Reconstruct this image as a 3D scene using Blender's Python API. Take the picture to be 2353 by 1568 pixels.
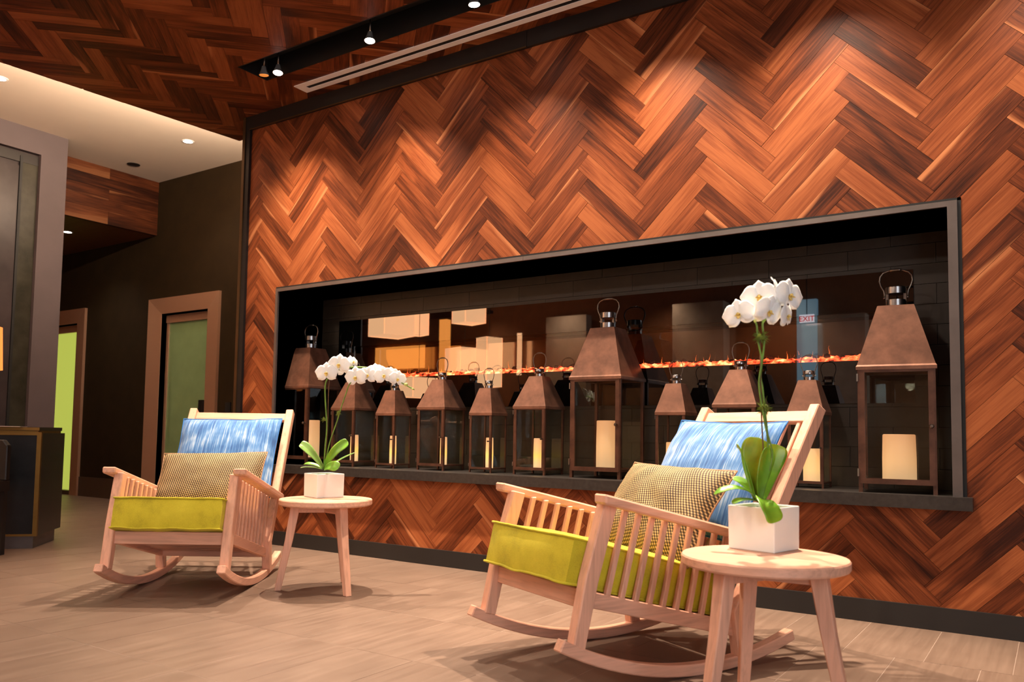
import bpy, bmesh, math, random
from mathutils import Vector, Matrix
random.seed(7)
PI = math.pi
for o in list(bpy.data.objects): bpy.data.objects.remove(o, do_unlink=True)
scene = bpy.context.scene
COL = scene.collection

# ------------------------------------------------------------------ camera
FPX, CX, CY, IW, IH = 1880.62, 1158.35, 880.14, 2353, 1568
CAM = Vector((5.19505, -4.16388, 0.83749))
RX = Vector((0.82881924, 0.55931365, 0.01506331))      # image right
RY = Vector((-0.02356971, 0.06179959, -0.99781024))    # image down
RZ = Vector((-0.5590198, 0.82664929, 0.06440355))      # view direction
cam_d = bpy.data.cameras.new('camera'); cam = bpy.data.objects.new('camera', cam_d); COL.objects.link(cam)
m3 = Matrix((RX, -RY, -RZ)).transposed()
cam.matrix_world = Matrix.Translation(CAM) @ m3.to_4x4()
cam_d.sensor_width = 36.0; cam_d.lens = 36.0 * FPX / IW
cam_d.shift_x = (IW / 2 - CX) / IW; cam_d.shift_y = (CY - IH / 2) / IW
cam_d.clip_start = 0.05; cam_d.clip_end = 60
cam_d.dof.use_dof = True; cam_d.dof.focus_distance = 4.6; cam_d.dof.aperture_fstop = 4.0
scene.camera = cam
def ray(x, y): return RX * ((x - CX) / FPX) + RY * ((y - CY) / FPX) + RZ
def on_plane(x, y, p, n):
    d = ray(x, y); return CAM + d * ((p - CAM).dot(n) / d.dot(n))
def to_px(p):
    d = Vector(p) - CAM; z = d.dot(RZ)
    return (CX + FPX * d.dot(RX) / z, CY + FPX * d.dot(RY) / z, z)

# ------------------------------------------------------------------ world, exposure
w = bpy.data.worlds.new('world'); scene.world = w; w.use_nodes = True
bg = w.node_tree.nodes['Background']; bg.inputs[0].default_value = (1.0, 0.80, 0.66, 1); bg.inputs[1].default_value = 0.25
scene.view_settings.view_transform = 'Standard'; scene.view_settings.look = 'None'
scene.view_settings.gamma = 1.0; scene.view_settings.use_curve_mapping = False
scene.view_settings.exposure = 0.15

# ------------------------------------------------------------------ lights of the room, with added unseen fill
CEIL_Z = 3.354
WARM = (1.0, 0.80, 0.62)
def spot(name, loc, target, power, angle, blend=0.6, radius=0.03, color=WARM):
    l = bpy.data.lights.new(name, 'SPOT'); l.energy = power; l.spot_size = math.radians(angle); l.spot_blend = blend
    l.shadow_soft_size = radius; l.color = color
    o = bpy.data.objects.new(name, l); COL.objects.link(o); o.location = loc
    o.rotation_euler = (Vector(target) - Vector(loc)).to_track_quat('-Z', 'Y').to_euler()
    return o
# track lamps in the black ceiling slot: (x, y, target, power, cone)
TRACK = [
    (0.703, -0.545, (0.40, 0.0, 1.30), 230, 86),
    (0.812, -0.515, (1.35, -1.15, 0.3), 400, 70),
    (1.669, -0.515, (1.95, -1.00, 0.3), 490, 72),
    (1.669, -0.515, (1.50, 0.0, 1.20), 170, 88),
    (2.480, -0.515, (2.60, 0.0, 1.20), 130, 88),
    (3.05, -0.515, (3.55, -1.25, 0.3), 490, 72),
    (3.35, -0.545, (3.50, 0.0, 1.20), 130, 88),
    (4.05, -0.515, (4.38, -1.50, 0.4), 640, 72),
    (4.25, -0.545, (4.35, 0.0, 1.20), 130, 88),
    (5.15, -0.545, (5.25, 0.0, 1.40), 90, 80),
    (6.05, -0.545, (6.15, 0.0, 1.40), 80, 80),
]
for (x, y, t, p, a) in TRACK: spot('track_beam', (x, y, 3.292), t, p, a, 1.0 if a >= 80 else 0.7, radius=0.02)
# unseen downlights added behind and beside the camera as frontal fill
LOUNGE_FILL = [(x, y) for x in (-0.6, 1.4, 3.4) for y in (-3.0, -4.9)]
for (x, y) in LOUNGE_FILL: spot('lounge_fill_beam', (x, y, CEIL_Z - 0.02), (x + 0.5, y + 1.6, 0), 120, 135, 1.0, 0.10, (1.0, 0.80, 0.64))
WASH_FILL = [(-5.4, -6.85), (-3.6, -6.85), (-1.8, -6.85), (0.0, -6.85), (1.8, -6.85)]  # row added to brighten the back wall as reflected in the fire glass
for (x, y) in WASH_FILL: spot('wash_fill_beam', (x, y, CEIL_Z - 0.02), (x, y - 0.55, 1.2), 130, 110, 1.0, 0.05, (1.0, 0.74, 0.52))
# cove strip resting on the edge of the wooden ceiling, washing the higher corridor ceiling
cl = bpy.data.lights.new('cove_light', 'AREA'); cl.shape = 'RECTANGLE'; cl.size = 0.06; cl.size_y = 3.0; cl.energy = 170; cl.color = (1.0, 0.74, 0.52)
co = bpy.data.objects.new('cove_light', cl); COL.objects.link(co); co.location = (-0.64, -0.6, 3.50); co.rotation_euler = (0, math.radians(130), 0)
DOWN = [(-2.097, 0.789, 3.79), (-2.146, -0.986, 3.79), (-4.372, 0.796, 3.146)]
for (x, y, z) in DOWN: spot('corridor_beam', (x, y, z - 0.02), (x, y, 0), 55 if z > 3.3 else 45, 120, 0.9, 0.05, (1.0, 0.85, 0.7))

# ------------------------------------------------------------------ materials
def nm(name):
    m = bpy.data.materials.new(name); m.use_nodes = True
    nt = m.node_tree; b = nt.nodes['Principled BSDF']; return m, nt, b
def setp(b, color=None, rough=None, metal=None, spec=None, em=None, ems=None, trans=None, ior=None, coat=None, sheen=None):
    I = b.inputs
    if color is not None: I['Base Color'].default_value = (*color, 1)
    if rough is not None: I['Roughness'].default_value = rough
    if metal is not None: I['Metallic'].default_value = metal
    if spec is not None: I['Specular IOR Level'].default_value = spec
    if em is not None: I['Emission Color'].default_value = (*em, 1)
    if ems is not None: I['Emission Strength'].default_value = ems
    if trans is not None: I['Transmission Weight'].default_value = trans
    if ior is not None: I['IOR'].default_value = ior
    if coat is not None: I['Coat Weight'].default_value = coat
    if sheen is not None: I['Sheen Weight'].default_value = sheen
def N(nt, t, **kw):
    n = nt.nodes.new(t)
    for k, v in kw.items(): setattr(n, k, v)
    return n
def LK(nt, a, b): nt.links.new(a, b)
def ramp(nt, stops, fac=None):
    r = N(nt, 'ShaderNodeValToRGB'); e = r.color_ramp.elements
    while len(e) > 1: e.remove(e[-1])
    e[0].position = stops[0][0]; e[0].color = (*stops[0][1], 1)
    for p, c in stops[1:]:
        x = e.new(p); x.color = (*c, 1)
    if fac is not None: LK(nt, fac, r.inputs[0])
    return r
def mathn(nt, op, a, b=None, c=None, clamp=False):
    n = N(nt, 'ShaderNodeMath', operation=op); n.use_clamp = clamp
    for i, v in enumerate((a, b, c)):
        if v is None: continue
        if isinstance(v, (int, float)): n.inputs[i].default_value = v
        else: LK(nt, v, n.inputs[i])
    return n.outputs[0]
def mapping(nt, scale, vec=None, loc=None, kind='Object'):
    tc = N(nt, 'ShaderNodeTexCoord'); mp = N(nt, 'ShaderNodeMapping')
    LK(nt, vec if vec is not None else tc.outputs[kind], mp.inputs[0])
    mp.inputs['Scale'].default_value = scale
    if loc is not None:
        if isinstance(loc, tuple): mp.inputs['Location'].default_value = loc
        else: LK(nt, loc, mp.inputs['Location'])
    return mp.outputs[0]
def noise(nt, vec, scale=1, detail=3, rough=0.5, dist=0.0):
    n = N(nt, 'ShaderNodeTexNoise'); LK(nt, vec, n.inputs['Vector'])
    n.inputs['Scale'].default_value = scale; n.inputs['Detail'].default_value = detail
    n.inputs['Roughness'].default_value = rough; n.inputs['Distortion'].default_value = dist
    return n.outputs[0]
def bump(nt, b, h, strength=0.2, dist=0.002):
    bm_ = N(nt, 'ShaderNodeBump'); bm_.inputs['Strength'].default_value = strength; bm_.inputs['Distance'].default_value = dist
    LK(nt, h, bm_.inputs['Height']); LK(nt, bm_.outputs[0], b.inputs['Normal'])

def plain(name, color, rough=0.5, metal=0.0, var=0.12, vscale=6, bmp=0.0, **kw):
    """a colour with a little procedural mottling"""
    m, nt, b = nm(name); setp(b, color, rough, metal, **kw)
    n = noise(nt, mapping(nt, (vscale,) * 3), 1, 4, 0.6)
    r = ramp(nt, [(0.3, tuple(c * (1 - var) for c in color)), (0.7, tuple(min(1, c * (1 + var)) for c in color))], n)
    LK(nt, r.outputs[0], b.inputs['Base Color'])
    if bmp: bump(nt, b, noise(nt, mapping(nt, (vscale * 30,) * 3), 1, 2), bmp)
    return m

def walnut(name, gain=1.0):
    """walnut plank, x along the grain, with a pale sapwood edge on some planks"""
    m, nt, b = nm(name); setp(b, rough=0.45, spec=0.22)
    oi = N(nt, 'ShaderNodeObjectInfo'); rnd = oi.outputs['Random']
    tc = N(nt, 'ShaderNodeTexCoord'); sep = N(nt, 'ShaderNodeSeparateXYZ'); LK(nt, tc.outputs['Object'], sep.inputs[0])
    off = N(nt, 'ShaderNodeCombineXYZ')
    LK(nt, mathn(nt, 'MULTIPLY', rnd, 91.0), off.inputs[0]); LK(nt, mathn(nt, 'MULTIPLY', rnd, 37.0), off.inputs[1]); LK(nt, mathn(nt, 'MULTIPLY', rnd, 53.0), off.inputs[2])
    g1 = noise(nt, mapping(nt, (2.0, 44, 6), loc=off.outputs[0]), 1, 5, 0.62, 0.9)      # broad figure
    g2 = noise(nt, mapping(nt, (6, 260, 30), loc=off.outputs[0]), 1, 3, 0.65)            # pores
    g3 = noise(nt, mapping(nt, (1.3, 9, 3), loc=off.outputs[0]), 1, 2, 0.5, 1.2)        # cathedral bands
    r1 = N(nt, 'ShaderNodeTexWhiteNoise', noise_dimensions='1D'); LK(nt, mathn(nt, 'MULTIPLY', rnd, 771.0), r1.inputs['W'])
    tone = mathn(nt, 'ADD', mathn(nt, 'MULTIPLY', mathn(nt, 'SUBTRACT', r1.outputs[0], 0.5), 0.36), mathn(nt, 'ADD', mathn(nt, 'MULTIPLY', g1, 0.62), mathn(nt, 'ADD', mathn(nt, 'MULTIPLY', g3, 0.50), mathn(nt, 'MULTIPLY', g2, 0.34))))
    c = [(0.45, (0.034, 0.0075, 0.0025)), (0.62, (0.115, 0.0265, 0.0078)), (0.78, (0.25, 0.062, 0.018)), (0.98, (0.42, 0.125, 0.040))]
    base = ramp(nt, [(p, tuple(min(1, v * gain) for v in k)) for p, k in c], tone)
    # sapwood
    r2 = N(nt, 'ShaderNodeTexWhiteNoise', noise_dimensions='1D'); LK(nt, mathn(nt, 'MULTIPLY', rnd, 313.0), r2.inputs['W'])
    r3 = N(nt, 'ShaderNodeTexWhiteNoise', noise_dimensions='1D'); LK(nt, mathn(nt, 'MULTIPLY', rnd, 517.0), r3.inputs['W'])
    side = mathn(nt, 'SUBTRACT', mathn(nt, 'MULTIPLY', mathn(nt, 'GREATER_THAN', r3.outputs[0], 0.5), 2.0), 1.0)
    yn = mathn(nt, 'MULTIPLY', mathn(nt, 'MULTIPLY', sep.outputs[1], 1 / 0.0509), side)
    wv = mathn(nt, 'MULTIPLY', mathn(nt, 'SUBTRACT', noise(nt, mapping(nt, (2.4, 3, 1), loc=off.outputs[0]), 1, 2, 0.5), 0.5), 1.3)
    slope = mathn(nt, 'MULTIPLY', sep.outputs[0], mathn(nt, 'MULTIPLY', mathn(nt, 'SUBTRACT', r1.outputs[0], 0.5), 2.6))
    thr = mathn(nt, 'ADD', 0.45, mathn(nt, 'MULTIPLY', r2.outputs[0], 2.3))
    sap = mathn(nt, 'MULTIPLY', mathn(nt, 'SUBTRACT', mathn(nt, 'ADD', yn, mathn(nt, 'ADD', wv, slope)), thr), 3.2, clamp=True)
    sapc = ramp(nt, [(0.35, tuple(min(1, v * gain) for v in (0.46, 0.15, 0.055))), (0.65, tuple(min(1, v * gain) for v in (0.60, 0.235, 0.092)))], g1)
    mx = N(nt, 'ShaderNodeMix', data_type='RGBA'); LK(nt, sap, mx.inputs[0]); LK(nt, base.outputs[0], mx.inputs[6]); LK(nt, sapc.outputs[0], mx.inputs[7])
    LK(nt, mx.outputs[2], b.inputs['Base Color'])
    bump(nt, b, g2, 0.12, 0.001)
    return m

def beech(name, color, axis=0):
    m, nt, b = nm(name); setp(b, color, 0.45, spec=0.35)
    sc = [60, 60, 60]; sc[axis] = 4
    oi = N(nt, 'ShaderNodeObjectInfo'); off = N(nt, 'ShaderNodeCombineXYZ')
    for i in range(3): LK(nt, mathn(nt, 'MULTIPLY', oi.outputs['Random'], 40.0 + 7 * i), off.inputs[i])
    n = noise(nt, mapping(nt, tuple(sc), loc=off.outputs[0]), 1, 4, 0.6, 0.4)
    n2 = noise(nt, mapping(nt, (5, 5, 5), loc=off.outputs[0]), 1, 2)
    t = mathn(nt, 'ADD', mathn(nt, 'MULTIPLY', n, 0.7), mathn(nt, 'MULTIPLY', n2, 0.3))
    r = ramp(nt, [(0.3, tuple(c * 0.72 for c in color)), (0.52, color), (0.75, tuple(min(1, c * 1.13) for c in color))], t)
    LK(nt, r.outputs[0], b.inputs['Base Color']); bump(nt, b, n, 0.06, 0.001)
    return m

M = {}
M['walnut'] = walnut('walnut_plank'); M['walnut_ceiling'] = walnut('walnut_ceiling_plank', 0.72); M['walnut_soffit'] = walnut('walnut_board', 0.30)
M['substrate'] = plain('dark_joint_backing', (0.025, 0.010, 0.005), 0.9)
BEECH = (0.76, 0.405, 0.27)
M['beech_x'] = beech('beech_grain_x', BEECH, 0); M['beech_y'] = beech('beech_grain_y', BEECH, 1); M['beech_z'] = beech('beech_grain_z', BEECH, 2)
M['black_trim'] = plain('blackened_steel_trim', (0.020, 0.017, 0.016), 0.38, 0.4)
M['grey_trim'] = plain('grey_steel_edge', (0.16, 0.135, 0.125), 0.42, 0.7)
M['sill'] = plain('dark_stone_sill', (0.030, 0.025, 0.022), 0.35, 0.0, 0.3, 40)
M['niche'] = plain('niche_lining', (0.008, 0.008, 0.009), 0.55)
M['tile_dark'] = plain('dark_brown_tile', (0.026, 0.018, 0.011), 0.45, 0, 0.25, 9)
M['baseboard'] = plain('dark_baseboard', (0.014, 0.012, 0.011), 0.5)
M['bronze_edge'] = plain('bronze_edge', (0.11, 0.065, 0.03), 0.4, 0.8)
M['copper'] = plain('aged_copper', (0.175, 0.078, 0.047), 0.44, 0.5, 0.42, 9, 0.05)
M['copper_frame'] = plain('dark_copper_frame', (0.105, 0.046, 0.028), 0.42, 0.6, 0.35, 12)
M['steel'] = plain('brushed_steel', (0.34, 0.32, 0.31), 0.28, 1.0, 0.1, 40)
M['lamp_metal'] = plain('polished_lamp_metal', (0.62, 0.60, 0.58), 0.22, 0.8, 0.05)
M['steel_dark'] = plain('dark_wire', (0.20, 0.16, 0.13), 0.32, 1.0)
M['black'] = plain('black_matt', (0.004, 0.004, 0.004), 0.6)
M['white_paint'] = plain('white_painted_metal', (0.88, 0.85, 0.83), 0.5, 0, 0.03)
M['pot'] = plain('white_glazed_ceramic', (0.84, 0.87, 0.80), 0.28, 0, 0.03, 3)
M['moss'] = plain('green_moss', (0.16, 0.21, 0.02), 0.9, 0, 0.6, 60, 0.8)
M['white_ceiling'] = plain('warm_white_plaster', (0.72, 0.62, 0.52), 0.85, 0, 0.03, 2)
M['dark_wall'] = plain('dark_brown_paint', (0.021, 0.012, 0.0045), 0.75, 0, 0.15, 5, spec=0.12)
M['corridor_base'] = plain('brown_baseboard', (0.055, 0.030, 0.017), 0.5)
M['portal'] = plain('grey_mauve_plaster', (0.082, 0.060, 0.062), 0.7, 0, 0.06, 4)
M['smoked'] = plain('smoked_glass', (0.040, 0.031, 0.031), 0.3, 0, 0.3, 3, spec=0.2)
M['smoked_tile'] = plain('smoked_green_stone', (0.030, 0.027, 0.018), 0.35, 0, 0.4, 6, spec=0.2)
M['lounge_wall'] = plain('lounge_wall_paint', (0.30, 0.115, 0.045), 0.8)
M['lounge_beige'] = plain('lounge_beige_wall', (0.55, 0.42, 0.32), 0.8)
M['desk_black'] = plain('black_lacquer', (0.010, 0.010, 0.011), 0.3, 0, 0.3, 12)
M['gold'] = plain('antique_gold', (0.30, 0.17, 0.045), 0.4, 0.9)
M['paper'] = plain('paper', (0.6, 0.45, 0.36), 0.8)
M['dark_wood'] = plain('espresso_wood', (0.010, 0.007, 0.006), 0.45)
M['leaf_l'] = None
M['stem'] = plain('orchid_stem', (0.13, 0.24, 0.025), 0.5, 0, 0.35, 30)
M['stake'] = plain('brown_stake', (0.16, 0.075, 0.03), 0.7, 0, 0.3, 30)
M['petal'] = plain('orchid_petal', (0.92, 0.91, 0.86), 0.5, 0, 0.03, 20, sheen=0.2)
M['petal'].node_tree.nodes['Principled BSDF'].inputs['Subsurface Weight'].default_value = 0.15
M['petal'].node_tree.nodes['Principled BSDF'].inputs['Subsurface Radius'].default_value = (0.01, 0.008, 0.006)
M['lip'] = plain('orchid_lip', (0.80, 0.58, 0.16), 0.5, 0, 0.25, 60)
M['bud'] = plain('orchid_bud', (0.52, 0.60, 0.18), 0.5, 0, 0.2, 40)

def brushed(name, color):
    m, nt, b = nm(name); setp(b, color, 0.3, 0.45)
    n = noise(nt, mapping(nt, (6, 6, 700)), 1, 2)
    LK(nt, ramp(nt, [(0.3, tuple(c * .92 for c in color)), (0.7, color)], n).outputs[0], b.inputs['Base Color'])
    LK(nt, mathn(nt, 'ADD', mathn(nt, 'MULTIPLY', n, 0.12), 0.26), b.inputs['Roughness']); return m
M['elevator_metal'] = brushed('brushed_bronze_metal', (0.52, 0.285, 0.175))

def leafm(name, a, b_):
    m, nt, b = nm(name); setp(b, a, 0.33, spec=0.45)
    n = noise(nt, mapping(nt, (14, 14, 14)), 1, 3)
    LK(nt, ramp(nt, [(0.3, a), (0.7, b_)], n).outputs[0], b.inputs['Base Color'])
    b.inputs['Subsurface Weight'].default_value = 0.08; return m
M['leaf_l'] = leafm('orchid_leaf_pale', (0.10, 0.22, 0.05), (0.24, 0.42, 0.10))
M['leaf'] = leafm('orchid_leaf', (0.085, 0.24, 0.014), (0.20, 0.46, 0.03))

def velvet():
    m, nt, b = nm('chartreuse_velvet'); setp(b, rough=0.85, sheen=0.35)
    n1 = noise(nt, mapping(nt, (9, 9, 9)), 1, 4, 0.6); n2 = noise(nt, mapping(nt, (260, 260, 260)), 1, 2)
    t = mathn(nt, 'ADD', mathn(nt, 'MULTIPLY', n1, 0.75), mathn(nt, 'MULTIPLY', n2, 0.25))
    LK(nt, ramp(nt, [(0.28, (0.32, 0.26, 0.006)), (0.5, (0.54, 0.445, 0.014)), (0.75, (0.68, 0.57, 0.03))], t).outputs[0], b.inputs['Base Color'])
    b.inputs['Sheen Tint'].default_value = (0.9, 0.9, 0.2, 1)
    bump(nt, b, n2, 0.25, 0.002); return m
M['velvet'] = velvet()
def blue_fabric():
    m, nt, b = nm('blue_ikat_fabric'); setp(b, rough=0.8, sheen=0.2)
    v = mapping(nt, (75, 3.0, 3)); s1 = noise(nt, v, 1, 4, 0.75, 0.2)
    s2 = noise(nt, mapping(nt, (190, 7, 3)), 1, 3, 0.7)
    bl = noise(nt, mapping(nt, (6, 9, 3)), 1, 2)
    t = mathn(nt, 'ADD', mathn(nt, 'MULTIPLY', s1, 0.55), mathn(nt, 'ADD', mathn(nt, 'MULTIPLY', s2, 0.35), mathn(nt, 'MULTIPLY', bl, 0.35)))
    LK(nt, ramp(nt, [(0.50, (0.006, 0.060, 0.21)), (0.59, (0.028, 0.130, 0.35)), (0.66, (0.085, 0.22, 0.45)), (0.75, (0.40, 0.50, 0.60))], t).outputs[0], b.inputs['Base Color'])
    bump(nt, b, s2, 0.15, 0.001); return m
M['blue'] = blue_fabric()
M['blue_piping'] = plain('blue_piping', (0.02, 0.13, 0.36), 0.8)
def weave():
    m, nt, b = nm('tan_woven_fabric'); setp(b, rough=0.75)
    tc = N(nt, 'ShaderNodeTexCoord'); sep = N(nt, 'ShaderNodeSeparateXYZ'); LK(nt, tc.outputs['Object'], sep.inputs[0])
    k = 2 * PI / 0.0115
    a = mathn(nt, 'SINE', mathn(nt, 'MULTIPLY', mathn(nt, 'ADD', sep.outputs[0], mathn(nt, 'MULTIPLY', sep.outputs[1], 0.55)), k))
    c = mathn(nt, 'SINE', mathn(nt, 'MULTIPLY', mathn(nt, 'SUBTRACT', sep.outputs[1], mathn(nt, 'MULTIPLY', sep.outputs[0], 0.2)), k * 1.05))
    t = mathn(nt, 'MULTIPLY_ADD', mathn(nt, 'ADD', a, mathn(nt, 'MULTIPLY', c, 0.65)), 0.30, 0.5, clamp=True)
    n1 = noise(nt, mapping(nt, (9, 9, 9)), 1, 2)
    t2 = mathn(nt, 'ADD', t, mathn(nt, 'MULTIPLY', mathn(nt, 'SUBTRACT', n1, 0.5), 0.3))
    LK(nt, ramp(nt, [(0.28, (0.024, 0.012, 0.004)), (0.55, (0.16, 0.092, 0.030)), (0.85, (0.58, 0.40, 0.18))], t2).outputs[0], b.inputs['Base Color'])
    bump(nt, b, t, 0.4, 0.002); return m
M['weave'] = weave()
M['weave_piping'] = plain('tan_piping', (0.36, 0.20, 0.10), 0.8)

def floor_tile():
    m, nt, b = nm('stone_look_floor_tile'); setp(b, rough=0.42, spec=0.4)
    oi = N(nt, 'ShaderNodeObjectInfo'); off = N(nt, 'ShaderNodeCombineXYZ')
    for i in range(3): LK(nt, mathn(nt, 'MULTIPLY', oi.outputs['Random'], 31.0 + 9 * i), off.inputs[i])
    n1 = noise(nt, mapping(nt, (38, 2.2, 3), loc=off.outputs[0]), 1, 4, 0.65); n2 = noise(nt, mapping(nt, (4, 4, 4), loc=off.outputs[0]), 1, 3)
    t = mathn(nt, 'ADD', mathn(nt, 'MULTIPLY', n1, 0.55), mathn(nt, 'MULTIPLY', n2, 0.45))
    LK(nt, ramp(nt, [(0.3, (0.138, 0.088, 0.062)), (0.5, (0.174, 0.114, 0.081)), (0.72, (0.215, 0.144, 0.104))], t).outputs[0], b.inputs['Base Color'])
    LK(nt, mathn(nt, 'MULTIPLY_ADD', n1, 0.2, 0.33), b.inputs['Roughness'])
    return m
M['tile'] = floor_tile()
M['grout'] = plain('pale_grout', (0.30, 0.215, 0.165), 0.9)

def glass_thin(name, refl=0.10, tint=(1, 1, 1), rough=0.0):
    m = bpy.data.materials.new(name); m.use_nodes = True; nt = m.node_tree
    for n in list(nt.nodes): nt.nodes.remove(n)
    out = N(nt, 'ShaderNodeOutputMaterial'); tr = N(nt, 'ShaderNodeBsdfTransparent'); gl = N(nt, 'ShaderNodeBsdfGlossy'); mx = N(nt, 'ShaderNodeMixShader')
    tr.inputs[0].default_value = (*tint, 1); gl.inputs['Roughness'].default_value = rough
    lw = N(nt, 'ShaderNodeLayerWeight'); lw.inputs[0].default_value = 0.5
    f = mathn(nt, 'MULTIPLY_ADD', mathn(nt, 'POWER', lw.outputs['Facing'], 5.0), 0.8, refl, clamp=True)
    LK(nt, f, mx.inputs[0]); LK(nt, tr.outputs[0], mx.inputs[1]); LK(nt, gl.outputs[0], mx.inputs[2]); LK(nt, mx.outputs[0], out.inputs[0])
    return m
M['lantern_glass'] = glass_thin('lantern_glass', 0.03, (0.93, 0.95, 0.93))
M['fire_glass'] = glass_thin('fire_window_glass', 0.07, (0.9, 0.85, 0.8))
M['fire_surround'] = plain('black_mirror_glass', (0.002, 0.002, 0.002), 0.015, 0, 0.1, ior=1.95)
M['fire_back'] = plain('bronze_tinted_fire_back', (0.030, 0.011, 0.004), 0.03, 0, 0.2, 8, ior=2.0)
def emis(name, color, strength, stops=None, scale=(1, 1, 1), nscale=1):
    m, nt, b = nm(name); setp(b, color, 0.6, em=color, ems=strength)
    n = noise(nt, mapping(nt, scale), nscale, 3)
    if stops:
        r = ramp(nt, stops, n); LK(nt, r.outputs[0], b.inputs['Emission Color']); LK(nt, r.outputs[0], b.inputs['Base Color'])
    return m
M['ember'] = emis('glowing_ember', (1, 0.2, 0.05), 3.6, [(0.36, (0.03, 0.004, 0.001)), (0.44, (0.6, 0.035, 0.012)), (0.55, (1.0, 0.13, 0.04)), (0.68, (1.0, 0.50, 0.20))], (26, 26, 40))
M['coal'] = plain('charcoal', (0.035, 0.015, 0.010), 0.8, 0, 0.4, 30)
M['flame'] = emis('flame', (1.0, 0.27, 0.05), 0.9)
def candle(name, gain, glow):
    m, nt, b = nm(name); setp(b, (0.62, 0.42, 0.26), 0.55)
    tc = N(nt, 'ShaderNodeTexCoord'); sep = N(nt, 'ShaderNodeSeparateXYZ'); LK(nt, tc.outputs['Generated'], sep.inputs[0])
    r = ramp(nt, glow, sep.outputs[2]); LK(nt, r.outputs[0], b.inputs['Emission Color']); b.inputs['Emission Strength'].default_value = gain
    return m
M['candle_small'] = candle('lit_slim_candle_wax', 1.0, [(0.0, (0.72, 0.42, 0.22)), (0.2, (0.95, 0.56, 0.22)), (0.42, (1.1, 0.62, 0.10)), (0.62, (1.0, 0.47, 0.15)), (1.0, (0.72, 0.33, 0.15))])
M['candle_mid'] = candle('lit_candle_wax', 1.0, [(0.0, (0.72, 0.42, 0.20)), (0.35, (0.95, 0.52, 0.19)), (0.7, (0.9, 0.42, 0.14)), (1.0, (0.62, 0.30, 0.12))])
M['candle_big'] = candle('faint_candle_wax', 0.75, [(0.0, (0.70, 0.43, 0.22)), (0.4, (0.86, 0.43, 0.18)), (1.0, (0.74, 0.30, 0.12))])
M['lamp_face'] = emis('lamp_face', (1.0, 0.92, 0.82), 30)
M['lamp_face_off'] = emis('amber_lamp_face', (0.80, 0.30, 0.06), 0.55)
M['down_face'] = emis('downlight_face', (1.0, 0.93, 0.85), 14)
M['pendant'] = emis('pendant_paper_shade', (0.98, 0.54, 0.27), 5.5)
M['orange_glow'] = emis('orange_lit_panel', (1.0, 0.36, 0.07), 5.0)
M['shade_orange'] = emis('orange_lampshade', (1.0, 0.33, 0.07), 0.95)
M['sign_white'] = emis('sign_face', (0.85, 0.9, 1.0), 4.0)
M['sign_red'] = emis('sign_letters', (0.9, 0.04, 0.03), 2.5)
M['daylight'] = emis('glowing_fill_pane', (0.82, 0.91, 1.0), 5.0)  # the pane itself glows, as cool fill
M['window_blue'] = emis('dusk_window', (0.25, 0.42, 0.55), 1.6)
def lime():  # bright look set as emission in the glass; nothing lights it from behind
    m, nt, b = nm('self_lit_lime_glass'); setp(b, (0.36, 0.42, 0.06), 0.3, em=(0.42, 0.49, 0.08), ems=0.85); return m
M['lime'] = lime()
M['green_door'] = plain('green_elevator_glass', (0.20, 0.29, 0.13), 0.22, 0, 0.08, 4)

# ------------------------------------------------------------------ mesh helpers
def mesh_obj(name, verts, faces, mat, parent=None, loc=None, smooth=False):
    me = bpy.data.meshes.new(name); me.from_pydata([tuple(v) for v in verts], [], faces); me.update()
    return link(name, me, mat, parent, loc, smooth)
def link(name, me, mat, parent=None, loc=None, smooth=False):
    if mat is not None and not me.materials: me.materials.append(mat)
    if smooth:
        for p in me.polygons: p.use_smooth = True
    o = bpy.data.objects.new(name, me); COL.objects.link(o)
    if loc is not None: o.location = loc
    if parent is not None: o.parent = parent
    return o
def bm_obj(name, bm, mat, parent=None, loc=None, smooth=False):
    bmesh.ops.recalc_face_normals(bm, faces=bm.faces[:])
    me = bpy.data.meshes.new(name); bm.to_mesh(me); bm.free()
    return link(name, me, mat, parent, loc, smooth)
def add_box(bm, x0, x1, y0, y1, z0, z1, mtx=None):
    v = [bm.verts.new(p) for p in ((x0, y0, z0), (x1, y0, z0), (x1, y1, z0), (x0, y1, z0), (x0, y0, z1), (x1, y0, z1), (x1, y1, z1), (x0, y1, z1))]
    for f in ((0, 3, 2, 1), (4, 5, 6, 7), (0, 1, 5, 4), (1, 2, 6, 5), (2, 3, 7, 6), (3, 0, 4, 7)): bm.faces.new([v[i] for i in f])
    if mtx is not None: bmesh.ops.transform(bm, matrix=mtx, verts=v)
    return v
def bevel(bm, w, seg=1):
    e = [e for e in bm.edges if len(e.link_faces) == 2 and e.calc_face_angle(0) > 0.4]
    if e: bmesh.ops.bevel(bm, geom=e, offset=w, segments=seg, affect='EDGES', profile=0.5, clamp_overlap=True)
def box(name, x0, x1, y0, y1, z0, z1, mat, parent=None, bev=0.0):
    bm = bmesh.new(); add_box(bm, x0, x1, y0, y1, z0, z1)
    if bev: bevel(bm, bev)
    return bm_obj(name, bm, mat, parent)
def boxes(name, lst, mat, parent=None, bev=0.0):
    bm = bmesh.new()
    for b in lst: add_box(bm, *b)
    if bev: bevel(bm, bev)
    return bm_obj(name, bm, mat, parent)
def add_poly_prism(bm, poly, a0, a1, axis):
    """polygon in the two other axes (in order) extruded along axis"""
    def P(p, a):
        if axis == 'y': return (p[0], a, p[1])
        if axis == 'x': return (a, p[0], p[1])
        return (p[0], p[1], a)
    v0 = [bm.verts.new(P(p, a0)) for p in poly]; v1 = [bm.verts.new(P(p, a1)) for p in poly]; n = len(poly)
    bm.faces.new(v0); bm.faces.new(list(reversed(v1)))
    for i in range(n): bm.faces.new([v0[i], v0[(i + 1) % n], v1[(i + 1) % n], v1[i]])
    return v0 + v1
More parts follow.
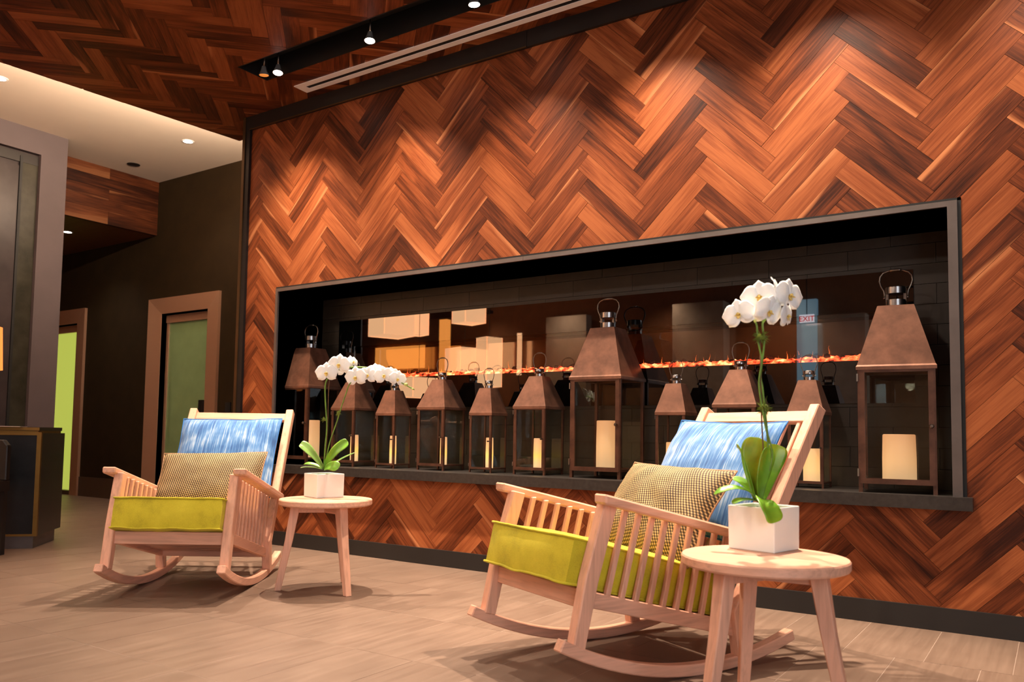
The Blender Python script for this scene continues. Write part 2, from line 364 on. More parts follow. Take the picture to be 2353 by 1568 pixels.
def prism(name, poly, a0, a1, axis, mat, parent=None, bev=0.0):
    bm = bmesh.new(); add_poly_prism(bm, poly, a0, a1, axis)
    bmesh.ops.recalc_face_normals(bm, faces=bm.faces[:])
    if bev: bevel(bm, bev)
    return bm_obj(name, bm, mat, parent)
def add_lathe(bm, prof, n=24, mtx=None, cap=True):
    rings = []
    for r, z in prof: rings.append([bm.verts.new((r * math.cos(2 * PI * i / n), r * math.sin(2 * PI * i / n), z)) for i in range(n)])
    for a, b in zip(rings, rings[1:]):
        for i in range(n): bm.faces.new([a[i], a[(i + 1) % n], b[(i + 1) % n], b[i]])
    if cap: bm.faces.new(list(reversed(rings[0]))); bm.faces.new(rings[-1])
    if mtx is not None: bmesh.ops.transform(bm, matrix=mtx, verts=[v for r in rings for v in r])
def lathe(name, prof, mat, parent=None, n=24, mtx=None, smooth=True, cap=True):
    bm = bmesh.new(); add_lathe(bm, prof, n, mtx, cap); o = bm_obj(name, bm, mat, parent, smooth=False)
    if smooth: auto_smooth(o)
    return o
def auto_smooth(o, ang=0.7):
    me = o.data; bm = bmesh.new(); bm.from_mesh(me)
    for f in bm.faces: f.smooth = True
    for e in bm.edges: e.smooth = not (len(e.link_faces) == 2 and e.calc_face_angle(0) > ang)
    bm.to_mesh(me); bm.free()
def add_tube(bm, pts, rad, n=8, closed=False):
    pts = [Vector(p) for p in pts]; rings = []; L_ = len(pts); up = None
    for i, p in enumerate(pts):
        a = pts[(i - 1) % L_] if (closed or i > 0) else p; b = pts[(i + 1) % L_] if (closed or i < L_ - 1) else p
        t = (b - a).normalized()
        if up is None:
            up = Vector((0, 0, 1)) if abs(t.z) < 0.9 else Vector((1, 0, 0))
        u = (up - t * up.dot(t))
        if u.length < 1e-6: u = t.orthogonal()
        u.normalize(); v = t.cross(u); up = u
        r = rad[i] if isinstance(rad, (list, tuple)) else rad
        rings.append([bm.verts.new(p + u * (r * math.cos(2 * PI * k / n)) + v * (r * math.sin(2 * PI * k / n))) for k in range(n)])
    m = L_ if closed else L_ - 1
    for i in range(m):
        a, b = rings[i], rings[(i + 1) % L_]
        for k in range(n): bm.faces.new([a[k], a[(k + 1) % n], b[(k + 1) % n], b[k]])
    if not closed: bm.faces.new(list(reversed(rings[0]))); bm.faces.new(rings[-1])
def tube(name, pts, rad, mat, parent=None, n=8, closed=False):
    bm = bmesh.new(); add_tube(bm, pts, rad, n, closed); return bm_obj(name, bm, mat, parent, smooth=True)
def empty(name, loc=(0, 0, 0), rz=0.0):
    o = bpy.data.objects.new(name, None); COL.objects.link(o); o.location = loc; o.rotation_euler = (0, 0, rz); o.empty_display_size = 0.05; return o
def tag(o, label, cat, group=None):
    o['label'] = label; o['category'] = cat
    if group: o['group'] = group
    return o
def struct(o, label=None):
    o['kind'] = 'structure'
    if label: o['label'] = label
    return o
def copy_tree(o, parent=None):
    c = o.copy(); COL.objects.link(c); c.parent = parent
    for ch in list(o.children): copy_tree(ch, c)
    return c
def clip_poly(poly, a, b, c):
    """keep a*x+b*y<=c"""
    out = []; n = len(poly)
    for i in range(n):
        p, q = poly[i], poly[(i + 1) % n]; dp, dq = a * p[0] + b * p[1] - c, a * q[0] + b * q[1] - c
        if dp <= 1e-9: out.append(p)
        if (dp < -1e-9 and dq > 1e-9) or (dp > 1e-9 and dq < -1e-9):
            t = dp / (dp - dq); out.append((p[0] + t * (q[0] - p[0]), p[1] + t * (q[1] - p[1])))
    return out
def area(p): return abs(sum(p[i][0] * p[(i + 1) % len(p)][1] - p[(i + 1) % len(p)][0] * p[i][1] for i in range(len(p)))) / 2
def clip_rect(poly, r):
    for h in ((-1, 0, -r[0]), (1, 0, r[1]), (0, -1, -r[2]), (0, 1, r[3])):
        poly = clip_poly(poly, *h)
        if len(poly) < 3: return []
    return poly
def sub_rect(poly, r):
    """convex pieces of poly outside rectangle r=(x0,x1,y0,y1)"""
    res = [clip_poly(poly, 0, -1, -r[3]), clip_poly(poly, 0, 1, r[2])]
    mid = clip_poly(clip_poly(poly, 0, -1, -r[2]) or [], 0, 1, r[3]) if poly else []
    if len(mid) >= 3: res += [clip_poly(mid, 1, 0, r[0]), clip_poly(mid, -1, 0, -r[1])]
    return [p for p in res if len(p) >= 3 and area(p) > 2e-5]
S2 = math.sqrt(0.5)
HH = 0.72; PL = HH * S2; PW = PL / 5          # herringbone period, plank length and width
def herring(u_range, v_range, u0, v0, holes, place, mat, parent, name='plank', gap=0.0007, thick=0.010, bounds=None, flip=1):
    """herringbone planks in a (u,v) plane; (u0,v0) is a valley corner. place(u,v,ang,dz)->matrix"""
    bm = bmesh.new(); g = gap
    v = add_box(bm, -PL / 2 + g, PL / 2 - g, -PW / 2 + g, PW / 2 - g, 0, thick); bevel(bm, 0.0006)
    full = bpy.data.meshes.new(name); bmesh.ops.recalc_face_normals(bm, faces=bm.faces[:]); bm.to_mesh(full); bm.free(); full.materials.append(mat)
    T = PW * math.sqrt(2); n = 0
    m0, m1 = int((u_range[0] - u0) / HH) - 2, int((u_range[1] - u0) / HH) + 2
    k0, k1 = int((v_range[0] - v0) / T) - 8, int((v_range[1] - v0) / T) + 8
    for m in range(m0, m1 + 1):
        for k in range(k0, k1 + 1):
            for kind in (0, 1):
                if kind == 0:
                    cx, cy = u0 + m * HH, v0 + k * T; du = (S2, S2); dv = (S2, -S2); ang = PI / 4
                else:
                    cx, cy = u0 - HH / 2 + m * HH, v0 + HH / 2 + k * T; du = (S2, -S2); dv = (S2, S2); ang = -PI / 4
                ctr = (cx + du[0] * PL / 2 + dv[0] * PW / 2, cy + du[1] * PL / 2 + dv[1] * PW / 2)
                if not (u_range[0] - .45 < ctr[0] < u_range[1] + .45 and v_range[0] - .45 < ctr[1] < v_range[1] + .45): continue
                hl, hw = PL / 2 - g, PW / 2 - g; ca, sa = math.cos(ang), math.sin(ang)
                poly = [(ctr[0] + ca * a - sa * b, ctr[1] + sa * a + ca * b) for a, b in ((-hl, -hw), (hl, -hw), (hl, hw), (-hl, hw))]
                if bounds:
                    cl_ = poly
                    for h in bounds: cl_ = clip_poly(cl_, *h) if len(cl_) > 2 else []
                else: cl_ = clip_rect(poly, (*u_range, *v_range))
                if len(cl_) < 3 or area(cl_) < 1e-4: continue
                pcs = [cl_]
                for h in holes: pcs = [q for p in pcs for q in sub_rect(p, h)]
                if not pcs or sum(area(p) for p in pcs) < 1e-4: continue
                rr = random.Random(m * 131 + k * 7 + kind * 977)
                dz = rr.uniform(-0.0009, 0.0009)
                mt = place(ctr[0], ctr[1], ang, dz) @ Matrix.Rotation(rr.uniform(-.0035, .0035), 4, 'X') @ Matrix.Rotation(rr.uniform(-.0012, .0012), 4, 'Y')
                if len(pcs) == 1 and abs(area(pcs[0]) - area(poly)) < 1e-7: me = full
                else:
                    b2 = bmesh.new()
                    for p in pcs:
                        q = [((x - ctr[0]) * ca + (y - ctr[1]) * sa, flip * (-(x - ctr[0]) * sa + (y - ctr[1]) * ca)) for x, y in p]
                        add_poly_prism(b2, q, 0, thick, 'z')
                    bmesh.ops.recalc_face_normals(b2, faces=b2.faces[:])
                    me = bpy.data.meshes.new(name); b2.to_mesh(me); b2.free(); me.materials.append(mat)
                o = bpy.data.objects.new(name, me); COL.objects.link(o); o.parent = parent; o.matrix_world = mt; n += 1
    return n

# ------------------------------------------------------------------ the setting
# floor: base with tiles laid along the wall
floor = struct(box('floor', -9.0, 7.2, -7.6, 1.75, -0.10, -0.0006, M['grout']), 'stone-look tile floor')
def in_view(pts, margin=60):
    ok = False
    for p in pts:
        q = to_px(p)
        if q[2] > 0.3 and -margin < q[0] < IW + margin and -margin < q[1] < IH + margin: ok = True
    return ok
TX, TY = 0.29, 0.584
tm = {}
def tile_mesh(wx, wy):
    key = (round(wx, 3), round(wy, 3))
    if key not in tm:
        bm = bmesh.new(); add_box(bm, -wx / 2, wx / 2, -wy / 2, wy / 2, -0.010, 0.0); bevel(bm, 0.0005)
        me = bpy.data.meshes.new('floor_tile'); bmesh.ops.recalc_face_normals(bm, faces=bm.faces[:]); bm.to_mesh(me); bm.free(); me.materials.append(M['tile']); tm[key] = me
    return tm[key]
def lay_tile(x0, x1, y0, y1):
    g = 0.0014
    o = bpy.data.objects.new('floor_tile', tile_mesh(x1 - x0 - 2 * g, y1 - y0 - 2 * g)); COL.objects.link(o)
    o.location = ((x0 + x1) / 2, (y0 + y1) / 2, random.uniform(-.0004, .0004)); o.parent = floor
ystart = [-0.02 - 0.60] + [-0.62 - TY * i for i in range(1, 7)]
rows = [(-0.62, 0.0, 4.17), ] + [(-0.62 - TY * (i + 1), -0.62 - TY * i, 2.33 + (0.145 if i % 2 == 9 else 0)) for i in range(0, 7)]
rows += [(0.0, 0.584, 4.17), (0.584, 1.168, 4.17 + .1), (1.168, 1.46, 4.17)]
far = []
for (y0, y1, xo) in rows:
    k0 = int((-8.0 - xo) / TX)
    for k in range(k0, 40):
        x0, x1 = xo + k * TX, xo + (k + 1) * TX
        if x1 > 6.6: break
        if y0 >= -0.001 and x1 > -0.10: continue
        q = [to_px((x, y, 0)) for x in (x0, x1) for y in (y0, y1)]
        if not in_view([((x0 + x1) / 2, (y0 + y1) / 2, 0)] + [(x, y, 0) for x in (x0, x1) for y in (y0, y1)]): 
            far.append((x0, x1, y0, y1)); continue
        ww = max(p[0] for p in q) - min(p[0] for p in q); hh = max(p[1] for p in q) - min(p[1] for p in q)
        if hh < 9: far.append((x0, x1, y0, y1))
        else: lay_tile(x0, x1, y0, y1)
for k in range(-30, 16):       # the rest of the lounge floor, out of the picture
    for j in range(5): far.append((2.33 + k * TX, 2.33 + (k + 1) * TX, -0.62 - TY * (8 + j), -0.62 - TY * (7 + j)))
bm = bmesh.new()
for (x0, x1, y0, y1) in far: add_box(bm, x0 + .0015, x1 - .0015, y0 + .0015, y1 - .0015, -0.010, 0.0)
fo = bm_obj('distant_floor_tiles', bm, M['tile'], floor); fo['kind'] = 'stuff'

# feature wall with the long niche
NX0, NX1, NZ0, NZ1, ND = 0.295, 4.803, 0.597, 1.907, 0.452      # niche inner box
WZ = 3.245
FX0, FX1, FZ0, FZ1 = 0.66, 4.42, 1.262, 1.515                     # fire window
PX0, PX1, PZ0, PZ1 = 0.49, 4.60, 1.035, 1.722                     # black glass surround
WX0, WX1 = -0.165, 7.2
wall = boxes('wall_back', [
    (WX0, NX0, 0.010, 0.80, 0, CEIL_Z), (NX1, WX1, 0.010, 0.80, 0, CEIL_Z), (NX0, NX1, 0.010, 0.80, 0, NZ0 - 0.02), (NX0, NX1, 0.010, 0.80, NZ1, CEIL_Z),
    (NX0, FX0, ND + .015, 0.80, NZ0 - .02, NZ1), (FX1, NX1, ND + .015, 0.80, NZ0 - .02, NZ1), (FX0, FX1, ND + .015, 0.80, NZ0 - .02, FZ0 - .03), (FX0, FX1, ND + .015, 0.80, FZ1, NZ1), (FX0, FX1, 0.66, 0.80, FZ0 - .03, FZ1)], M['substrate'])
struct(wall, 'feature wall of walnut herringbone planks with a long niche')
def place_wall(u, v, ang, dz): return Matrix.Translation((u, 0.010, v)) @ Matrix.Rotation(PI / 2, 4, 'X') @ Matrix.Rotation(ang, 4, 'Z') @ Matrix.Translation((0, 0, dz))
Z0 = 4.362 * 0.72
nplank = herring((-0.092, 5.75), (0.100, WZ + .004), 0.36, Z0 - 0.36, [(0.270, 4.843, 0.545, 1.932)], place_wall, M['walnut'], wall)
# niche lining
def lin(name, *a, mat=M['niche']):
    o = box(name, *a, mat, wall); return o
lin('niche_side', NX0 - .012, NX0, 0.0, ND + .015, NZ0, NZ1); lin('niche_side', NX1, NX1 + .012, 0.0, ND + .015, NZ0, NZ1); lin('niche_ceiling', NX0, NX1, 0.0, ND + .015, NZ1, NZ1 + .012)
TLX, TLZ = 0.42, 0.1045
tile_cache = {}
for r in range(13):
    z0 = NZ0 + r * TLZ; z1 = min(z0 + TLZ, NZ1)
    if z1 - z0 < .01: continue
    for c in range(-1, 12):
        x0 = NX0 + c * TLX + (TLX / 2 if r % 2 else 0.0); x1 = x0 + TLX
        p = clip_rect([(x0 + .0012, z0 + .0012), (x1 - .0012, z0 + .0012), (x1 - .0012, z1 - .0012), (x0 + .0012, z1 - .0012)], (NX0, NX1, NZ0, NZ1))
        if len(p) < 3: continue
        pcs = sub_rect(p, (PX0, PX1, PZ0, PZ1))
        if not pcs: continue
        cxx, czz = (x0 + x1) / 2, (z0 + z1) / 2
        key = None
        if len(pcs) == 1 and abs(area(pcs[0]) - (TLX - .0024) * (TLZ - .0024)) < 1e-6: key = 'full'
        if key and key in tile_cache: me = tile_cache[key]
        else:
            b2 = bmesh.new()
            for q in pcs: add_poly_prism(b2, [(a - cxx, b - czz) for a, b in q], -0.012 + random.uniform(-.0006, .0006), 0.003, 'y')
            bmesh.ops.recalc_face_normals(b2, faces=b2.faces[:]); me = bpy.data.meshes.new('niche_tile'); b2.to_mesh(me); b2.free(); me.materials.append(M['tile_dark'])
            if key: tile_cache[key] = me
        o = bpy.data.objects.new('niche_tile', me); COL.objects.link(o); o.parent = wall; o.location = (cxx, ND + .012, czz)
# metal frame of the niche, in segments
def frame(n, lst, mat, label, bev=0.0015):
    o = boxes('trim_%d' % n, lst, mat, None, bev); return struct(o, label)
t1 = struct(boxes('trim_1', [(0.270, NX0, -0.016, 0.03, NZ0, 1.932), (NX1, 4.843, -0.016, 0.03, NZ0, 1.932), (NX0, 2.515, -0.016, 0.03, NZ1, 1.932), (2.517, NX1, -0.016, 0.03, NZ1, 1.932)], M['grey_trim'], None, 0.001), 'slim dark metal frame around the niche')
box('shadow_gap', 4.843, 4.858, -0.004, 0.012, NZ0, 1.945, M['black'], t1); box('shadow_gap', 0.262, 4.858, -0.004, 0.012, 1.932, 1.945, M['black'], t1)
sill = struct(box('trim_2', 0.225, 4.882, -0.055, ND, 0.538, NZ0, M['sill'], None, 0.0025), 'dark stone sill slab under the niche')
bb = struct(boxes('baseboard_back', [(-0.10, 2.6, -0.012, 0.012, 0, 0.103), (2.602, WX1, -0.012, 0.012, 0, 0.103)], M['baseboard'], None, 0.001), 'black baseboard below the herringbone wall')
hd = struct(boxes('trim_3', [(-0.09, 2.524, -0.022, 0.012, WZ, CEIL_Z), (2.527, WX1, -0.022, 0.012, WZ, CEIL_Z)], M['black_trim'], None, 0.001), 'black header band along the top of the herringbone wall')
box('header_lip', -0.09, 2.524, -0.028, -0.020, WZ - .004, WZ + .004, M['bronze_edge'], hd)
lt = struct(box('trim_4', -0.138, -0.090, -0.022, 0.03, 0, CEIL_Z + .0, M['black_trim'], None, 0.001), 'black upright trim at the end of the herringbone wall')
box('bronze_edge', -0.168, -0.138, -0.030, 0.05, 0, CEIL_Z, M['bronze_edge'], lt, 0.001)

# wooden ceiling (its free edge runs slightly askew over the corridor)
def edge_x(y): return -0.650 + (y - 0.0) * 0.085
SLOT = (0.555, 6.9, -0.652, -0.395); DIFF = (0.650, 6.6, -0.231, -0.105)
bm = bmesh.new()
yA, yB = -7.6, 0.30
def quad_prism(pts, z0, z1): add_poly_prism(bm, pts, z0, z1, 'z')
quad_prism([(edge_x(yA), yA), (7.2, yA), (7.2, SLOT[2]), (edge_x(SLOT[2]), SLOT[2])], CEIL_Z + .010, CEIL_Z + .05)
quad_prism([(edge_x(SLOT[2]), SLOT[2]), (SLOT[0], SLOT[2]), (SLOT[0], SLOT[3]), (edge_x(SLOT[3]), SLOT[3])], CEIL_Z + .010, CEIL_Z + .05)
quad_prism([(edge_x(SLOT[3]), SLOT[3]), (7.2, SLOT[3]), (7.2, DIFF[2]), (edge_x(DIFF[2]), DIFF[2])], CEIL_Z + .010, CEIL_Z + .05)
quad_prism([(edge_x(DIFF[2]), DIFF[2]), (DIFF[0], DIFF[2]), (DIFF[0], DIFF[3]), (edge_x(DIFF[3]), DIFF[3])], CEIL_Z + .010, CEIL_Z + .05)
quad_prism([(edge_x(DIFF[3]), DIFF[3]), (7.2, DIFF[3]), (7.2, 0.012), (edge_x(0.012), 0.012)], CEIL_Z + .010, CEIL_Z + .05)
quad_prism([(edge_x(0.012), 0.012), (-0.165, 0.012), (-0.165, yB), (edge_x(yB), yB)], CEIL_Z + .010, CEIL_Z + .05)
quad_prism([(SLOT[0], SLOT[2]), (7.2, SLOT[2]), (7.2, SLOT[3]), (SLOT[0], SLOT[3])], CEIL_Z + .16, CEIL_Z + .18)
ceil = struct(bm_obj('ceiling', bm, M['substrate']), 'walnut herringbone ceiling')
def place_ceil(u, v, ang, dz): return Matrix.Translation((u, v, CEIL_Z + .010)) @ Matrix.Rotation(PI, 4, 'X') @ Matrix.Rotation(-ang, 4, 'Z') @ Matrix.Translation((0, 0, dz))
cb = [(1, 0, 3.3), (0, 1, 0.0), (0, -1, 2.35), (-1, 0.085, 0.650)]
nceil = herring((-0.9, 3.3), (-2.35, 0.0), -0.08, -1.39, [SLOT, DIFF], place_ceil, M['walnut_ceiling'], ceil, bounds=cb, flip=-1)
herring((-0.7, -0.168), (0.0, 0.29), -0.08, -1.39, [], place_ceil, M['walnut_ceiling'], ceil, bounds=[(1, 0, -0.168), (0, -1, 0), (0, 1, 0.29), (-1, 0.085, 0.650)], flip=-1)
# the part of the ceiling beyond the picture, joined
bm = bmesh.new()
for (x0, x1, y0, y1) in ((edge_x(-5), 7.2, -7.6, -2.352), (3.302, 7.2, -2.35, SLOT[2]), (3.302, 7.2, SLOT[3], DIFF[2]), (3.302, 7.2, DIFF[3], 0.0)): add_box(bm, x0, x1, y0, y1, CEIL_Z + .001, CEIL_Z + .011)
o = bm_obj('distant_ceiling_boards', bm, M['walnut_ceiling'], ceil); o['kind'] = 'stuff'
# black lining of the track slot
boxes('slot_lining', [(SLOT[0], 7.2, SLOT[2], SLOT[2] + .006, CEIL_Z - .001, CEIL_Z + .16), (SLOT[0], 7.2, SLOT[3] - .006, SLOT[3], CEIL_Z - .001, CEIL_Z + .16), (SLOT[0], SLOT[0] + .006, SLOT[2], SLOT[3], CEIL_Z - .001, CEIL_Z + .16), (SLOT[0], 7.2, SLOT[2], SLOT[3], CEIL_Z + .15, CEIL_Z + .16)], M['black'], ceil)

# corridor on the far side: higher plaster ceiling, dark wall, wooden soffit, lift doors
COY = 1.46
c2 = struct(box('ceiling', -3.64, -0.165, -7.6, COY, 3.79, 3.86, M['white_ceiling']), 'plain plaster ceiling above the corridor')
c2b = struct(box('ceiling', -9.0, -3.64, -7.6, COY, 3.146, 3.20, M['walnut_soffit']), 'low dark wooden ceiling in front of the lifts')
# dark wall with two door openings
D1 = (-3.45, -2.59, 2.196); D2 = (-6.15, -5.29, 2.207)
wl = struct(boxes('wall_left', [(-9.0, D2[0], COY, 1.75, 0, 3.86), (D2[1], D1[0], COY, 1.75, 0, 3.86), (D1[1], -0.165, COY, 1.75, 0, 3.86), (D2[0], D2[1], COY, 1.75, D2[2], 3.86), (D1[0], D1[1], COY, 1.75, D1[2], 3.86), (-0.30, -0.165, 0.80, COY, 0, 3.86)], M['dark_wall']), 'dark brown corridor wall')
struct(boxes('baseboard_left', [(-5.06, -3.70, COY - .015, COY, 0, 0.24), (-2.38, -0.17, COY - .015, COY, 0, 0.24), (-9.0, -6.40, COY - .015, COY, 0, 0.24)], M['corridor_base'], None, .002), 'tall brown baseboard of the corridor')
# wooden soffit face with boards
sf = struct(box('trim_5', -3.66, -3.632, -1.2, COY, 3.146, 3.79, M['substrate']), 'wooden soffit between the two ceilings')
zb = 3.146
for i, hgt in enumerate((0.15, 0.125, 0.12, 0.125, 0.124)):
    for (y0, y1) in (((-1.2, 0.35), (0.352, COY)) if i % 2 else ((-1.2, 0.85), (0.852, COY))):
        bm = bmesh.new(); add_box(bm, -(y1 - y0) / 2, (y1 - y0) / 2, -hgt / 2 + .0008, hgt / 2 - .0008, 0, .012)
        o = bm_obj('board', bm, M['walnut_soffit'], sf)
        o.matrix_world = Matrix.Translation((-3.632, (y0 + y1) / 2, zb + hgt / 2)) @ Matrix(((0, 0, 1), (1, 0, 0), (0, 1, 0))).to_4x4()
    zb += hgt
def lift_door(n, x0, x1, z1, door_mat, label, glow=False):
    """mitred metal frame around a recessed door"""
    fw, ft = 0.225, 0.18
    r = empty('door_%d' % n, ((x0 + x1) / 2, COY, 0)); struct(r, label); hw = (x1 - x0) / 2
    d0, d1 = -0.035, 0.10
    def jamb(s):
        bm = bmesh.new()
        a = [(s * (hw + fw), d0, 0), (s * (hw + fw), d0, z1 + ft), (s * hw, d0 + .03, z1), (s * hw, d0 + .03, 0)]
        b = [(p[0], d1, p[2]) for p in a]
        v0 = [bm.verts.new(p) for p in a]; v1 = [bm.verts.new(p) for p in b]
        bm.faces.new(v0); bm.faces.new(v1)
        for i in range(4): bm.faces.new([v0[i], v0[(i + 1) % 4], v1[(i + 1) % 4], v1[i]])
        bm_obj('jamb', bm, M['elevator_metal'], r)
    jamb(-1); jamb(1)
    bm = bmesh.new(); a = [(-hw - fw, d0, z1 + ft), (hw + fw, d0, z1 + ft), (hw, d0 + .03, z1), (-hw, d0 + .03, z1)]
    v0 = [bm.verts.new(p) for p in a]; v1 = [bm.verts.new((p[0], d1, p[2])) for p in a]; bm.faces.new(v0); bm.faces.new(v1)
    for i in range(4): bm.faces.new([v0[i], v0[(i + 1) % 4], v1[(i + 1) % 4], v1[i]])
    bm_obj('head_frame', bm, M['elevator_metal'], r)
    box('lintel', -hw, hw, 0.06, 0.10, z1 - .10, z1 - .012, M['elevator_metal'], r)
    box('door_leaf', -hw + (0.0 if glow else .035), hw, 0.085, 0.11, 0.045, z1 - .09, door_mat, r, .003)
    box('threshold', -hw, hw, 0.0, 0.11, 0, 0.05, M['corridor_base'], r)
    if not glow: box('door_edge', -hw, -hw + .035, 0.07, 0.11, 0.045, z1 - .09, M['elevator_metal'], r)
lift_door(1, D1[0], D1[1], D1[2], M['green_door'], 'green lift door in a brushed bronze frame')
lift_door(2, D2[0], D2[1], D2[2], M['lime'], 'glowing lime lift door in a bronze frame', True)
tag(box('call_panel', -2.215, -2.13, COY - .014, COY, 1.045, 1.15, M['black'], None, .003), 'small black lift call panel on the dark wall', 'call panel')
tag(box('door_plate', -2.66, -2.60, COY - .03, COY + .05, 1.02, 1.18, M['dark_wood'], None, .003), 'dark plate on the bronze jamb of the green lift door', 'door plate')

# portal with a mitred plaster frame, smoked panels inside
PXX = -3.1
pt = struct(boxes('wall_portal', [(-3.6, PXX - .06, -3.0, -0.157, 0, 3.55)], M['smoked']), 'smoked glass wall inside the grey portal')
def miter(name, pts):
    bm = bmesh.new(); add_poly_prism(bm, pts, PXX - .45, PXX, 'x'); return bm_obj(name, bm, M['portal'], pt)
miter('portal_jamb', [(0.10, 0), (0.10, 3.79), (-0.157, 3.55), (-0.157, 0)])
miter('portal_head', [(0.10, 3.79), (-3.2, 3.79), (-3.2, 3.55), (-0.157, 3.55)])
box('stone_strip', PXX - .06, PXX - .045, -0.31, -0.16, 0, 3.44, M['smoked_tile'], pt)
box('black_mullion', PXX - .06, PXX - .03, -0.335, -0.312, 0, 3.5, M['black'], pt)
box('smoked_panel', PXX - .06, PXX - .045, -1.4, -0.337, 0, 3.40, M['smoked'], pt)
box('glass_band', PXX - .06, PXX - .04, -3.0, -0.16, 3.44, 3.53, M['black_trim'], pt)

# lounge behind the camera
struct(box('wall_front', -9.0, 7.2, -7.75, -7.6, 0, 3.4, M['lounge_wall']), 'brown wall at the back of the lounge')
WF = (-7.4, -3.6, 0.35, 3.1)
struct(boxes('wall_right', [(7.2, 7.35, -7.75, WF[0], 0, 3.4), (7.2, 7.35, WF[1], 0.8, 0, 3.4), (7.2, 7.35, WF[0], WF[1], 0, WF[2]), (7.2, 7.35, WF[0], WF[1], WF[3], 3.4)], M['lounge_wall']), 'brown end wall of the lounge')
for i in range(3):  # unseen windows added; their glowing panes give a cool daylight fill
    wy0 = WF[0] + (WF[1] - WF[0]) * i / 3; wy1 = WF[0] + (WF[1] - WF[0]) * (i + 1) / 3
    wn = struct(boxes('window_%d' % (i + 1), [(7.22, 7.30, wy0, wy0 + .05, WF[2], WF[3]), (7.22, 7.30, wy1 - .05, wy1, WF[2], WF[3]), (7.22, 7.30, wy0, wy1, WF[2], WF[2] + .05), (7.22, 7.30, wy0, wy1, WF[3] - .05, WF[3])], M['black_trim']), 'unseen lounge window added for cool daylight fill')
    box('pane', 7.26, 7.28, wy0 + .05, wy1 - .05, WF[2] + .05, WF[3] - .05, M['daylight'], wn)
struct(box('wall_far', -9.15, -9.0, -7.75, 1.75, 0, 3.9, M['lounge_wall']), 'brown wall at the end of the corridor')

# ------------------------------------------------------------------ rocking chairs
ARC = 1.4586
def arc_z(s): return ARC - math.sqrt(ARC * ARC - s * s)
SLP = 0.248; TILT = math.atan(SLP)
def post_back(z):      # back edge of the rear post at height z
    if z >= 0.2: return -0.17 + (z - 0.2) * (-0.46 / 0.757)
    return -0.187 + (z - 0.045) * (0.017 / 0.155)
def make_chair():
    r = empty('rocking_chair')
    for sg in (-1, 1):
        def lat(a, b): return (a, b) if sg > 0 else (-b, -a)
        # rocker
        ss = [-0.45 + 1.098 * i / 22 for i in range(23)]
        lo = [(s, arc_z(s)) for s in ss]; up = []
        for s, z in lo:
            n = Vector((0 - s, ARC - z)).normalized(); up.append((s + n.x * 0.041, z + n.y * 0.041))
        prism('rocker', lo + up[::-1], *lat(0.274, 0.317), 'y', M['beech_x'], r, 0.004)
        prism('front_leg', [(0.592, 0.158), (0.547, 0.372), (0.470, 0.622), (0.416, 0.610), (0.494, 0.357), (0.545, 0.146)], *lat(0.268, 0.314), 'y', M['beech_z'], r, 0.004)
        bk = [(post_back(z), z) for z in (0.957, 0.585, 0.2, 0.048)]
        fr = [(-0.585, 0.985), (-0.352, 0.608), (-0.112, 0.21), (-0.136, 0.045)]
        prism('back_post', bk + fr[::-1], *lat(0.283, 0.328), 'y', M['beech_z'], r, 0.004)
        prism('side_rail', [(0.51, 0.329), (0.51, 0.275), (-0.15, 0.275 - SLP * .66), (-0.15, 0.329 - SLP * .66)], *lat(0.273, 0.306), 'y', M['beech_x'], r, 0.003)
        prism('armrest', [(0.503, 0.652), (0.503, 0.619), (-0.285, 0.619 - .234 * .788), (-0.285, 0.652 - .234 * .788)], *lat(0.294, 0.361), 'y', M['beech_x'], r, 0.006)
        for k in range(10):
            ta, tb = 0.365 - .0594 * k, 0.444 - .0607 * k
            za, zb_ = 0.625 - .234 * (0.503 - ta), 0.322 - SLP * (0.51 - tb)
            hw = 0.0105
            prism('side_spindle', [(ta - hw, za), (ta + hw, za), (tb + hw, zb_), (tb - hw, zb_)], *lat(0.281, 0.300), 'y', M['beech_z'], r, 0.003)
    # cross pieces
    prism('front_rail', [(0.535, 0.334), (0.512, 0.334), (0.518, 0.272), (0.541, 0.272)], -0.27, 0.27, 'y', M['beech_y'], r, 0.003)
    prism('rear_rail', [(-0.095, 0.180), (-0.130, 0.180), (-0.130, 0.120), (-0.095, 0.120)], -0.285, 0.285, 'y', M['beech_y'], r, 0.003)
    u = Vector((-0.46, 0.757)).normalized(); nrm = Vector((u.y, -u.x))          # along the back, towards the sitter
    def bp(t, o):      # t along the post from z=0.2, o outwards from its back edge
        p = Vector((-0.17, 0.2)) + u * t + nrm * o; return (p.x, p.y)
    LT = 0.886
    prism('top_rail', [bp(LT - .075, .010), bp(LT - .022, .010), bp(LT - .022, .038), bp(LT - .075, .038)], -0.285, 0.285, 'y', M['beech_y'], r, 0.004)
    prism('lower_back_rail', [bp(.10, .010), bp(.15, .010), bp(.15, .034), bp(.10, .034)], -0.285, 0.285, 'y', M['beech_y'], r, 0.004)
    for k in range(8):
        c = -0.245 + 0.07 * k
        prism('back_spindle', [bp(.14, .014), bp(LT - .07, .014), bp(LT - .07, .032), bp(.14, .032)], c - .0095, c + .0095, 'y', M['beech_z'], r, 0.003)
    for k in range(8):
        s0 = 0.43 - .075 * k; z0 = 0.318 - SLP * (0.51 - s0)
        prism('seat_slat', [(s0 - .028, z0 - .018 - .007), (s0 + .028, z0 - .018 + .007), (s0 + .028, z0 + .007), (s0 - .028, z0 - .007)], -0.272, 0.272, 'y', M['beech_y'], r)
    return r
CHAIRS = [((1.211, -1.244, 0.0), -0.959), ((3.862, -1.144, 0.0), -2.014)]
chair = make_chair()
chair2 = copy_tree(chair)
for c, (loc, rz) in zip((chair, chair2), CHAIRS): c.location = loc; c.rotation_euler = (0, 0, rz)
